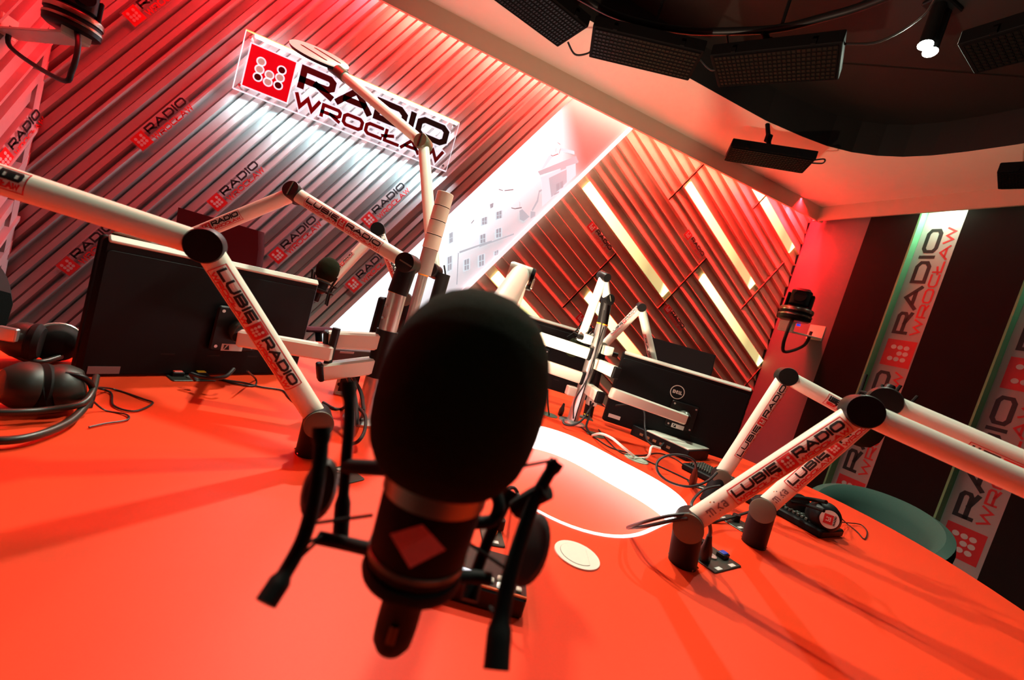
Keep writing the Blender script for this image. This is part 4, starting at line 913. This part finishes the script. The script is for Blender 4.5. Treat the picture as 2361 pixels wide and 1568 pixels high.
# control surface under the foreground microphone
a, b, x, y = axes_from((975, 1368), (1202, 1432), ZT); c = (a + b) / 2 + y * .045; Z = V((0, 0, 1)); L = (b - a).length
T = Thing('control_unit', 'black desk control unit with small lit display under the foreground microphone', 'control unit', c)
T.part('case', MB().box(c + Z * .014, (L, .09, .028), (x, y, Z), .006), BLACK); T.part('front_edge', MB().box(c + Z * .0285 - y * .041, (L * .98, .003, .002), (x, y, Z)), mat('olive metal', (.25, .24, .12), .25, .8, noise=.1))
T.part('display', MB().box(c + Z * .0285 - x * (L * .16) - y * .022, (.026, .012, .002), (x, y, Z)), LCD)
for k, (u, v) in enumerate(((-.28, -.02), (.05, -.026), (.12, -.026), (.21, -.018), (.28, -.018), (.21, -.032), (.28, -.032), (.41, -.03))):
    T.part('button', MB().box(c + Z * .0295 + x * (u * L) + y * v, (.0075, .009, .004), (x, y, Z), .002), PALE if k != 5 else mat('lit button', (.8, .8, .7), .4, emit=(1, 1, .85), es=.5, noise=.02))
# connector plates
def plate(label, pa, pb, dep, bits, group='black connector plates set in the table'):
    a, b, x, y = axes_from(pa, pb, ZT); L = (b - a).length; c = (a + b) / 2 + y * (dep / 2)
    T = Thing('connector_plate', label, 'connector plate', c, group)
    T.part('plate', MB().box(c + Z * .0015, (L, dep, .003), (x, y, Z), .004), mat('plate metal', (.05, .052, .042), .4, .4, noise=.1))
    for kind, u, v in bits:
        p = c + x * (u * L) + y * (v * dep) + Z * .003
        if kind == 'knob': T.part('knob', MB().cyl(p, p + Z * .018, .011, .010, bev=.001), BLACK)
        elif kind in ('blue', 'red', 'yellow', 'orange'):
            o = T.part('button_frame', MB().box(p + Z * .005, (.024, .018, .010), (x, y, Z), .002), BLACK); T.part('button', MB().box(p + Z * .0105, (.019, .013, .003), (x, y, Z), .002), dict(blue=BLUEB, red=REDB, yellow=YELB, orange=ORAB)[kind], o)
        elif kind == 'flat': T.part('button', MB().cyl(p, p + Z * .004, .009), ORAB)
        elif kind == 'socket': T.part('socket', MB().lathe(p, Z, [(.012, 0), (.012, .003), (.007, .003), (.007, .001)]), ALU)
        elif kind == 'tag': T.part('label_strip', MB().box(p + Z * .0005, (.020, .008, .001), (x, y, Z)), PRINTW)
    T.c, T.x, T.y = c, x, y
    return T
pl = plate('black connector plate with blue button beside the front right arm base', (1648, 1324), (1710, 1308), .085, [('knob', .05, .30), ('blue', .30, -.12), ('flat', -.30, -.10), ('socket', -.15, .36), ('tag', -.28, -.42), ('tag', .22, -.42), ('tag', -.1, .46), ('socket', .0, -.02)])
plate('black connector plate partly hidden behind the second right arm base', (1712, 1228), (1745, 1224), .075, [('knob', .1, .1), ('tag', -.3, .3), ('tag', -.3, -.3)])
plate('black connector plate on table edge under the big monitor, red and yellow buttons', (398, 880), (500, 880), .06, [('red', -.28, .1), ('yellow', .25, .1), ('socket', 0, -.2)])
plate('black connector plate seen through the legs of the foreground shock mount', (1112, 1256), (1165, 1265), .075, [('knob', .35, .2), ('flat', .05, .0), ('tag', -.05, -.4), ('tag', .2, .42)])
plate('small black connector plate between foam and left front arm base', (782, 1122), (842, 1107), .06, [('tag', .2, .3), ('socket', -.2, 0)])
plate('small black connector plate in front of the right keyboard', (1595, 1122), (1640, 1136), .05, [('flat', -.35, 0), ('tag', .1, -.3)])
plate('small plate with brass sockets beside the back pole foot', (1335, 962), (1368, 972), .05, [('yellow', 0, .2), ('socket', -.3, 0)])
# plugs
def plug(label, p0, p1, r):
    p0, p1 = V(p0), V(p1); d = p1 - p0; L = d.length
    single('cable_plug', MB().lathe(p0, d, [(r, 0), (r * 1.05, L * .1), (r * 1.05, L * .45), (r * .7, L * .7), (r * .45, L)], 20), BLACK, label, 'plug', 'black audio plugs standing in the plates', p0)
plug('black audio plug standing next to the blue button, near the front right base', onz(1624, 1292, ZT + .004), P(1636, 1235, .82), .0105)
plug('black audio plug standing behind the second right arm base', onz(1727, 1215, ZT + .004), P(1738, 1180, 1.03), .0105)
plug('black audio plug standing in front of the right keyboard', onz(1596, 1117, ZT + .004), P(1605, 1078, 1.20), .0105)
plug('black audio plug standing left of the back pole foot', onz(1292, 955, ZT + .004), P(1300, 932, 1.72), .0105)
# grommets
def grommet(label, c, r, ang, m):
    T = Thing('cable_grommet', label, 'cable grommet', c, 'round cable grommets in the table')
    T.part('rim', MB().lathe(c, Z, [(r, 0), (r, .0015), (r * .985, .0025), (r * .76, .0025)], 40), m)
    pts = [c + V((math.cos(R(q + ang)) * r * .74, math.sin(R(q + ang)) * r * .74, .0026)) for q in range(-128, 129, 8)]
    T.part('slot', MB().tube(pts + [pts[0]], r * .014, 6), mat('teal groove', (.02, .13, .11), .5, noise=.05))
    T.part('cap', MB().prism([p - V((0, 0, .0012)) for p in pts], Z * .0018), m)
CREAM = mat('cream plastic', (.78, .76, .66), .4, noise=.03)
grommet('cream round cable grommet alone on the open red tabletop', onz(1330, 1281, ZT), .041, 160, CREAM)
grommet('pale green grommet with white cables in front of the right monitor', onz(1467, 1059, ZT), .042, 60, mat('pale green plastic', (.36, .46, .36), .4, noise=.05))
grommet('dark green grommet holding cables at the back pole foot', onz(1372, 1003, ZT), .036, 30, mat('dark green plastic', (.10, .14, .10), .4, noise=.05))
grommet('dark grommet beside the glowing hollow and foam windscreen', onz(1266, 957, ZT), .036, 30, mat('dark green plastic', (.10, .14, .10), .4))
# small computer under the right monitor
a, b, x, y = axes_from((1452, 1001), (1582, 1064), ZT); c = (a + b) / 2 + y * .10; L = (b - a).length
T = Thing('mini_computer', 'flat dark box computer with white front strip under the right monitor', 'computer', c)
T.part('case', MB().box(c + Z * .022, (L, .20, .044), (x, y, Z), .004), BASEGREY); T.part('top_cover', MB().box(c + Z * .0455 + x * (L * .12), (L * .72, .20, .005), (x, y, Z), .002), WHITE)
pb = MB()
for k in range(5): pb.box(c + Z * .02 - y * .101 + x * (-.3 + .12 * k) * L, (.016, .002, .010), (x, y, Z))
T.part('ports', pb, mat('port metal', (.3, .2, .12), .4, .6, noise=.1))
# box hanging behind the white bars at left
T = Thing('equipment_box', 'dark maroon box with green indicator between the left white bars', 'equipment box', P(825, 828, 1.12))
bx = (P(890, 830, 1.14) - P(765, 822, 1.10)).normalized()
T.part('case', MB().box(P(825, 826, 1.13), (.145, .05, .05), (bx, V((-bx.y, bx.x, 0)).normalized(), Z), .004), mat('dark maroon plastic', (.05, .014, .016), .5, noise=.1))
T.part('label_strip', MB().box(P(800, 813, 1.09), (.034, .002, .005), (bx, V((-bx.y, bx.x, 0)).normalized(), Z)), mat('pink label', (.4, .2, .2), .6, noise=.05)); T.part('indicator', MB().sphere(P(840, 831, 1.085), .0022, 10), GREENLED)
T.part('support_foot', MB().box((P(825, 826, 1.13) + onz(800, 890, ZT)) / 2, (.05, .04, .10), (bx, V((-bx.y, bx.x, 0)).normalized(), Z)), BLACK)
# white angle bracket on the table at left centre
T = Thing('angle_bracket', 'pale metal angle bracket with round hole under the left white bars', 'bracket', onz(776, 908, ZT))
T.part('upright', MB().box(onz(776, 908, ZT) + Z * .035, (.018, .006, .07), None, .002), PALE); T.part('foot', MB().box(onz(785, 908, ZT) + Z * .003, (.03, .03, .006), None, .002), PALE); T.part('hole', MB().cyl(onz(776, 908, ZT) + V((0, -.0036, .03)), onz(776, 908, ZT) + V((0, -.003, .03)), .005), BLACK)

# ------------------------------------------------------------------ cables
def cable(label, pts, r=.003, m=CABLE, group='loose black cables on the red table'):
    single('cable', MB().tube(smooth_path(pts), r, 8), m, label, 'cable', group)
T3 = lambda x, y, dz=.003: onz(x, y, ZT + dz)
cable('black cable looping in a circle in front of the right keyboard', [P(1653, 1090, 1.17), P(1630, 1110, 1.15), P(1590, 1122, 1.13), P(1545, 1112, 1.13), P(1518, 1090, 1.14), P(1516, 1065, 1.16), P(1540, 1050, 1.17), P(1575, 1050, 1.18), P(1600, 1062, 1.19), P(1605, 1080, 1.20)], .0034)
cable('black cable bowing from the third arm base behind the front right arm', [P(1660, 1120, 1.12), P(1625, 1128, 1.08), P(1600, 1150, 1.02), P(1596, 1172, .98), T3(1620, 1205), T3(1680, 1195, .012), T3(1740, 1176, .03)], .0034)
cable('pair of black cables jutting left from the front right arm joint', [P(1590, 1185, .765), P(1540, 1190, .77), P(1480, 1205, .80), T3(1446, 1217, .004), P(1490, 1213, .80), P(1550, 1200, .77), P(1585, 1195, .76)], .0034)
cable('black cable rising out of the plug beside the blue button', [P(1636, 1236, .82), P(1638, 1222, .80), P(1634, 1205, .785), P(1620, 1192, .775)], .0036)
cable('white cable arching from back pole grommet towards pale green grommet', [T3(1366, 1004, .006), P(1385, 1000, 1.50), P(1410, 1010, 1.45), P(1435, 1030, 1.40), T3(1462, 1052, .008)], .0045, CABLEW, 'white cables on the red table')
cable('short white cable bent up to the flat box under the right monitor', [T3(1462, 1056, .006), T3(1488, 1056, .006), P(1497, 1048, 1.38), P(1503, 1030, 1.40), P(1522, 1034, 1.42)], .0040, CABLEW, 'white cables on the red table')
cable('thin black cable trailing from the back pole past the pale green grommet', [T3(1380, 990), T3(1400, 1015), T3(1435, 1045), T3(1480, 1050), T3(1520, 1045), T3(1560, 1060), T3(1590, 1085)], .0022)
cable('long thin cable running beside the glowing hollow to the front', [T3(1340, 985), T3(1400, 1028), T3(1450, 1045), T3(1520, 1075), T3(1590, 1108), T3(1640, 1135)], .0024)
cable('twin black cables hanging from the right bracket down to the table', [P(1362, 925, 1.66), P(1358, 960, 1.64), P(1352, 985, 1.62), T3(1366, 1004)], .0040)
cable('black cable hanging under the right monitor mount', [P(1420, 935, 1.66), P(1470, 932, 1.70), P(1485, 950, 1.70), P(1487, 985, 1.66), P(1492, 1015, 1.60), P(1515, 1032, 1.56), P(1530, 1022, 1.60)], .0035)
cable('black cable slung across the foot of the back pole', [P(1368, 930, 1.66), P(1345, 965, 1.62), P(1322, 980, 1.60), P(1302, 978, 1.60), P(1298, 968, 1.62)], .0042)
cable('thin black cables dropping beside the right edge of the foam', [P(1262, 900, 1.70), P(1263, 930, 1.68), T3(1266, 957)], .0034)
cable('black cable bundle hanging under the left white bars', [P(800, 868, 1.02), P(815, 900, .98), P(822, 940, .95), P(824, 980, .93), T3(826, 968)], .0045)
cable('second black cable in the bundle under the left bars', [P(812, 868, 1.04), P(832, 905, 1.0), P(838, 950, .96), T3(832, 968)], .0045)
cable('third black cable curling under the left bars beside the foam', [P(822, 935, .96), P(842, 960, .93), P(840, 995, .90), P(825, 1018, .88), T3(805, 1025)], .0038)
cable('black cables curving right from behind the left front arm', [T3(745, 928, .004), T3(770, 942, .004), T3(790, 942, .006), P(815, 920, .98)], .0042)
cable('thin black cable wandering over the table behind left arm', [T3(505, 875), T3(560, 882), T3(600, 892), T3(650, 900), T3(665, 915), T3(682, 928), T3(720, 935)], .0022)
cable('thin black cable coming out from under the big monitor', [P(570, 855, 1.0), T3(590, 875), T3(585, 890), T3(540, 884), T3(500, 872)], .0022)
cable('black cable knot under the big monitor by the button plate', [P(540, 850, .98), P(520, 868, .96), P(490, 872, .95), P(460, 868, .95), P(440, 862, .95), T3(452, 878, .02)], .0042)
cable('small black loop of cable behind the right shock mount leg', [P(1166, 1145, .60), P(1172, 1128, .60), P(1185, 1125, .60), P(1194, 1138, .60), P(1192, 1152, .60), T3(1180, 1170)], .0026)

# ------------------------------------------------------------------ chairs
def tub_chair(label, c, r, back, ztop, m):
    c = V(c); T = Thing('tub_chair', label, 'chair', (c.x, c.y, 0)); bx = V(back).normalized(); by = V((-bx.y, bx.x, 0)); rings = []
    for i in range(41):
        ph = R(-125 + 250 * i / 40); s_ = abs(ph) / R(125); zt_ = ztop - .16 * s_ ** 2.2; d = bx * math.cos(ph) + by * math.sin(ph)
        def q(rr, z): return c + d * rr + V((0, 0, z))
        rings.append([q(r * .74, .42), q(r * .76, zt_ - .07), q(r * .80, zt_ - .022), q(r * .90, zt_), q(r * 1.03, zt_ - .008), q(r * 1.06, zt_ - .04), q(r * .98, .40)])
    T.part('shell', MB().loft(rings), m); T.part('seat', MB().lathe(c, Z, [(r * .8, .36), (r * .86, .38), (r * .86, .45), (r * .78, .48)], 32), m)
    T.part('pedestal', MB().cyl(c, c + Z * .37, .03).lathe(c, Z, [(.26, 0), (.26, .012), (.05, .03)]), CHROME); return T
tub_chair('teal green tub chair tucked behind the table on the right side', (2.19, 1.10, 0), .235, (1, .25, 0), .80, TEAL)
def task_chair(label, pa, pb, ztop, m, hgt=.5, arm=None, seat_dir=None):
    a, b = V(pa), V(pb); x = (b - a); x.z = 0; wd = x.length; x.normalize(); y = V((-x.y, x.x, 0)); c = (a + b) / 2; c.z = ztop - hgt / 2
    if y.dot(TC - c) > 0: y = -y            # y points away from the table
    f = V((c.x, c.y, 0)) - y * .25
    T = Thing('task_chair', label, 'chair', f)
    rows_ = []
    for k in range(7):
        zz = -hgt / 2 + hgt * k / 6; ww = wd * (.96 if k in (0, 6) else 1); bow = .03 * math.cos(math.pi * (k / 6 - .5))
        rows_.append([c + x * (math.cos(q) * ww / 2 if abs(math.cos(q)) < .8 else math.copysign(ww / 2 * (.86 + .14 * abs(math.cos(q))), math.cos(q))) + y * (math.sin(q) * .035 + bow - .05 * (1 - math.cos(math.cos(q)))) + Z * zz for q in ths[::4]])
    T.part('backrest', MB().loft(rows_), m)
    T.part('seat', MB().box(f + Z * .47, (wd * 1.02, .46, .07), (x, y, Z), .06), m); T.part('back_support', MB().tube(smooth_path([f + y * .1 + Z * .43, f + y * .30 + Z * .45, c + y * .06 - Z * (hgt * .2)]), .02), BLACK)
    T.part('column', MB().cyl(f + Z * .06, f + Z * .44, .028), BLACK); lg = MB()
    for k in range(5): lg.tube([f + Z * .07, f + V((math.cos(k * 1.257) * .28, math.sin(k * 1.257) * .28, .05))], .018)
    T.part('star_base', lg, BLACK)
    if arm:
        for q in arm:
            p = V(q); T.part('armrest', MB().box(p, (.05, .22, .025), (x, y, Z), .02), m); T.part('armrest_post', MB().tube(smooth_path([p - Z * .01, p - Z * .10 + y * .03, V((p.x, p.y, .50))]), .018), BLACK)
    return T
task_chair('maroon office chair behind the big monitor, its arm showing by the bars', P(418, 500, 2.15), P(614, 545, 2.0), 1.14, MAROON, .52, arm=[P(735, 760, 2.25)])
task_chair('black office chair rising behind the right monitor', P(1500, 790, 2.62), P(1650, 835, 2.42), 1.20, BLKFAB, .55)
tub_chair('black tub chair cut off at the left frame edge', (-1.165, 1.44, 0), .27, (-1, .35, 0), .93, BLKFAB)
# dark things behind the big monitor's top edge
c = P(325, 548, 1.20); zt_ = c.z
T = Thing('desk_box', 'dim olive box standing behind the big monitor, peeking over its top edge', 'box', (c.x, c.y, ZT))
T.part('case', MB().box((c.x, c.y, (ZT + zt_) / 2), (.095, .09, zt_ - ZT), None, .008), mat('olive plastic', (.035, .045, .02), .6, noise=.1))

# ------------------------------------------------------------------ cameras on the walls
def ptz(label, wall_p, wn, cam_p, s):
    wall_p, wn, cam_p = V(wall_p), V(wn), V(cam_p)
    T = Thing('wall_camera', label, 'camera', cam_p, 'remote cameras on wall brackets')
    y = V((0, 0, 1)).cross(wn).normalized()
    T.part('wall_plate', MB().box(wall_p + wn * .004, (.008, .09 * s, .09 * s), (wn, y, Z)), WHITE)
    sh = V((cam_p.x, cam_p.y, wall_p.z - .03 * s)); d = (sh - wall_p); L = d.length + .05 * s; d.normalize(); yy = Z.cross(d).normalized()
    br = T.part('bracket_arm', MB().box(wall_p + d * (L / 2) - Z * .03 * s, (L, .085 * s, .012), (d, yy, d.cross(yy)), .004), WHITE)
    T.part('bracket_lip', MB().box(sh + d * .05 * s + Z * .0 * s, (.006, .085 * s, .055 * s), (d, yy, Z)), PALE, br)
    T.part('base', MB().lathe(cam_p, Z, [(.070 * s, -.005 * s), (.082 * s, .004 * s), (.084 * s, .030 * s), (.080 * s, .032 * s), (.080 * s, .042 * s), (.084 * s, .044 * s), (.082 * s, .066 * s), (.070 * s, .072 * s)], 36), BLACK)
    T.part('base_trim', MB().lathe(cam_p, Z, [(.0846 * s, .046 * s), (.0850 * s, .050 * s), (.0850 * s, .060 * s), (.0836 * s, .064 * s)], 36).lathe(cam_p, Z, [(.0846 * s, .020 * s), (.0850 * s, .022 * s), (.0850 * s, .027 * s), (.0846 * s, .029 * s)], 36), mat('satin copper metal', (.45, .35, .28), .25, .9, noise=.05))
    tc = V((CAM.x + .3, CAM.y + .7, cam_p.z)); f = (tc - cam_p).normalized(); sd = Z.cross(f)
    hd = T.part('head', MB().box(cam_p + Z * .125 * s, (.115 * s, .10 * s, .105 * s), (f, sd, Z), .03 * s), BLACK)
    T.part('lens', MB().cyl(cam_p + Z * .13 * s + f * .055 * s, cam_p + Z * .13 * s + f * .066 * s, .034 * s, .031 * s), mat('lens glass', (.01, .01, .012), .08, coat=.5, noise=.05), hd)
    T.part('yoke', MB().box(cam_p + Z * .10 * s + sd * .058 * s, (.07 * s, .014 * s, .10 * s), (f, sd, Z), .01).box(cam_p + Z * .10 * s - sd * .058 * s, (.07 * s, .014 * s, .10 * s), (f, sd, Z), .01), CHAR)
    q0 = cam_p - Z * .0 * s + d * -.03 * s; side = f
    T.part('cable', MB().tube(smooth_path([cam_p + side * .05 * s + Z * .0, cam_p + side * .09 * s - Z * .06 * s, cam_p + side * .08 * s - Z * .15 * s, cam_p + side * .03 * s - Z * .19 * s - d * .04 * s, wall_p + d * .09 * s - Z * .09 * s, wall_p + d * .06 * s - Z * .0 * s]), .009 * s, 10), CABLE)
    T.part('blue_plug', MB().box(cam_p - Z * .02 * s - d * .075 * s, (.02 * s, .012 * s, .012 * s), (d, yy, Z)), BLUELED); return T
ptz('dark dome-shaped camera on a wall bracket, top left in red light', V((XL + .045, 2.87, 1.735)), (1, 0, 0), P(165, 72, 1.72), 1.05)
pR_ = rw(.40, 1.70)
ptz('dark camera on a bracket on the red corner wall at right', pR_, WN, P(1829, 738, 3.62), 1.5)

# ------------------------------------------------------------------ ceiling lighting
PANB = mat('flat black panel', (.0035, .003, .003), .75, noise=.1, scale=40, spec=.08)
def led_floodlight(label, c, ang, L, W, tilt=0, stem=None, cablep=None):
    c = V(c); T = Thing('led_floodlight', label, 'light panel', c, 'rectangular led lighting panels under the ceiling')
    x = V((math.cos(R(ang)), math.sin(R(ang)), 0)); y = V((-x.y, x.x, 0)); q = Matrix.Rotation(R(tilt), 3, x); y = q @ y; z = x.cross(y)
    T.part('housing', MB().box(c + z * .028, (L, W, .055), (x, y, z), .006), PANB)
    T.part('led_face', MB().box(c - z * .0005, (L - .03, W - .03, .003), (x, y, z)), LENSM)
    gr = MB(); nx, ny = 26, 8
    for i in range(nx + 1): gr.box(c - z * .003 + x * (-(L - .03) / 2 + (L - .03) * i / nx), (.005, W - .03, .004), (x, y, z))
    for j in range(ny + 1): gr.box(c - z * .003 + y * (-(W - .03) / 2 + (W - .03) * j / ny), (L - .03, .005, .004), (x, y, z))
    T.part('grille', gr, PANB); T.part('latches', MB().box(c + z * .01 - y * (W / 2 + .006) + x * L * .3, (.02, .012, .02), (x, y, z)).box(c + z * .01 - y * (W / 2 + .006) - x * L * .3, (.02, .012, .02), (x, y, z)), PANB)
    top = V(stem) if stem else V((c.x, c.y, ZC + .2))
    T.part('hanger', MB().cyl(c + z * .05, top, .014).box((c + z * .05 + top) / 2, (.04, .03, .05), None, .005), PANB)
    if cablep: T.part('cable', MB().tube(smooth_path(cablep), .005, 8), CABLE)
    return T
ZP = 2.6
trk = [V(p) for p in ((-.3, 1.95, 2.75), (.1, 2.12, 2.75), (.38, 2.20, 2.75), (.645, 2.205, 2.75), (.821, 2.187, 2.75), (1.019, 2.111, 2.75), (1.188, 2.006, 2.75), (1.338, 1.866, 2.75), (1.462, 1.724, 2.75), (1.535, 1.568, 2.75), (1.588, 1.423, 2.75), (1.62, 1.2, 2.75), (1.62, .9, 2.75), (1.55, .6, 2.75))]
T = Thing('lighting_track', 'black curved lighting rail hanging under the dark ceiling bay', 'lighting rail', (1.0, 2.1, 2.75))
T.part('rail', MB().tube(smooth_path(trk), .018, 10), BLACK); hg = MB()
for i in (1, 5, 8, 12): hg.cyl(trk[i], V((trk[i].x, trk[i].y, ZC + .22)), .008)
T.part('hangers', hg, BLACK)
p1 = led_floodlight('black led panel at the top frame edge, leftmost on the rail', (.44, 2.235, ZP), 12, .44, .27, stem=(.42, 2.20, 2.74), cablep=[(.66, 2.36, ZP + .02), (.72, 2.36, ZP - .02), (.78, 2.33, ZP), (.80, 2.30, ZP + .03)])
p2 = led_floodlight('black led panel with visible grid in the middle of the rail', (1.006, 2.124, ZP), -24.4, .565, .255, stem=(1.05, 2.09, 2.74), cablep=[(1.27, 2.0, ZP + .04), (1.34, 1.96, ZP), (1.36, 1.92, ZP + .08), (1.30, 1.90, 2.75)])
p3 = led_floodlight('black led panel right of the middle one, its end catching light', (1.512, 1.752, ZP), -54, .54, .265, stem=(1.42, 1.78, 2.74), cablep=[(1.62, 1.50, ZP + .04), (1.72, 1.42, ZP + .06), (1.75, 1.30, 2.72), (1.65, 1.2, 2.75)])
led_floodlight('black led panel near the bright twin spotlights at the top right', (2.00, .98, ZP), -80, .50, .22, stem=(1.64, 1.05, 2.74))
led_floodlight('black led panel under the cream ceiling edge above the beige panels', (2.27, 2.40, ZP), -35.5, .52, .235, stem=(2.24, 2.47, ZC), cablep=[(2.46, 2.24, ZP + .03), (2.53, 2.20, ZP + .06), (2.56, 2.23, ZP + .05), (2.50, 2.30, ZP + .05)])
led_floodlight('black led panel cut off by the right frame edge below the ceiling', (3.20, 1.42, ZP + .02), -70, .36, .24, stem=(3.3, 1.42, ZC))
T = Thing('twin_spotlight', 'pair of bright white ceiling spot bulbs beside a black panel', 'spotlight', (2.14, 1.516, ZC + .2))
T.part('ceiling_plate', MB().box((2.14, 1.516, ZC + .21), (.16, .09, .02), None, .01), BLACK)
for q in ((2.112, 1.512), (2.172, 1.522)):
    T.part('bulb', MB().sphere((*q, ZC + .015), .030, 16, (1, 1, .6)), SPOTG); T.part('bulb_holder', MB().cyl((*q, ZC + .02), (*q, ZC + .2), .028), BLACK)
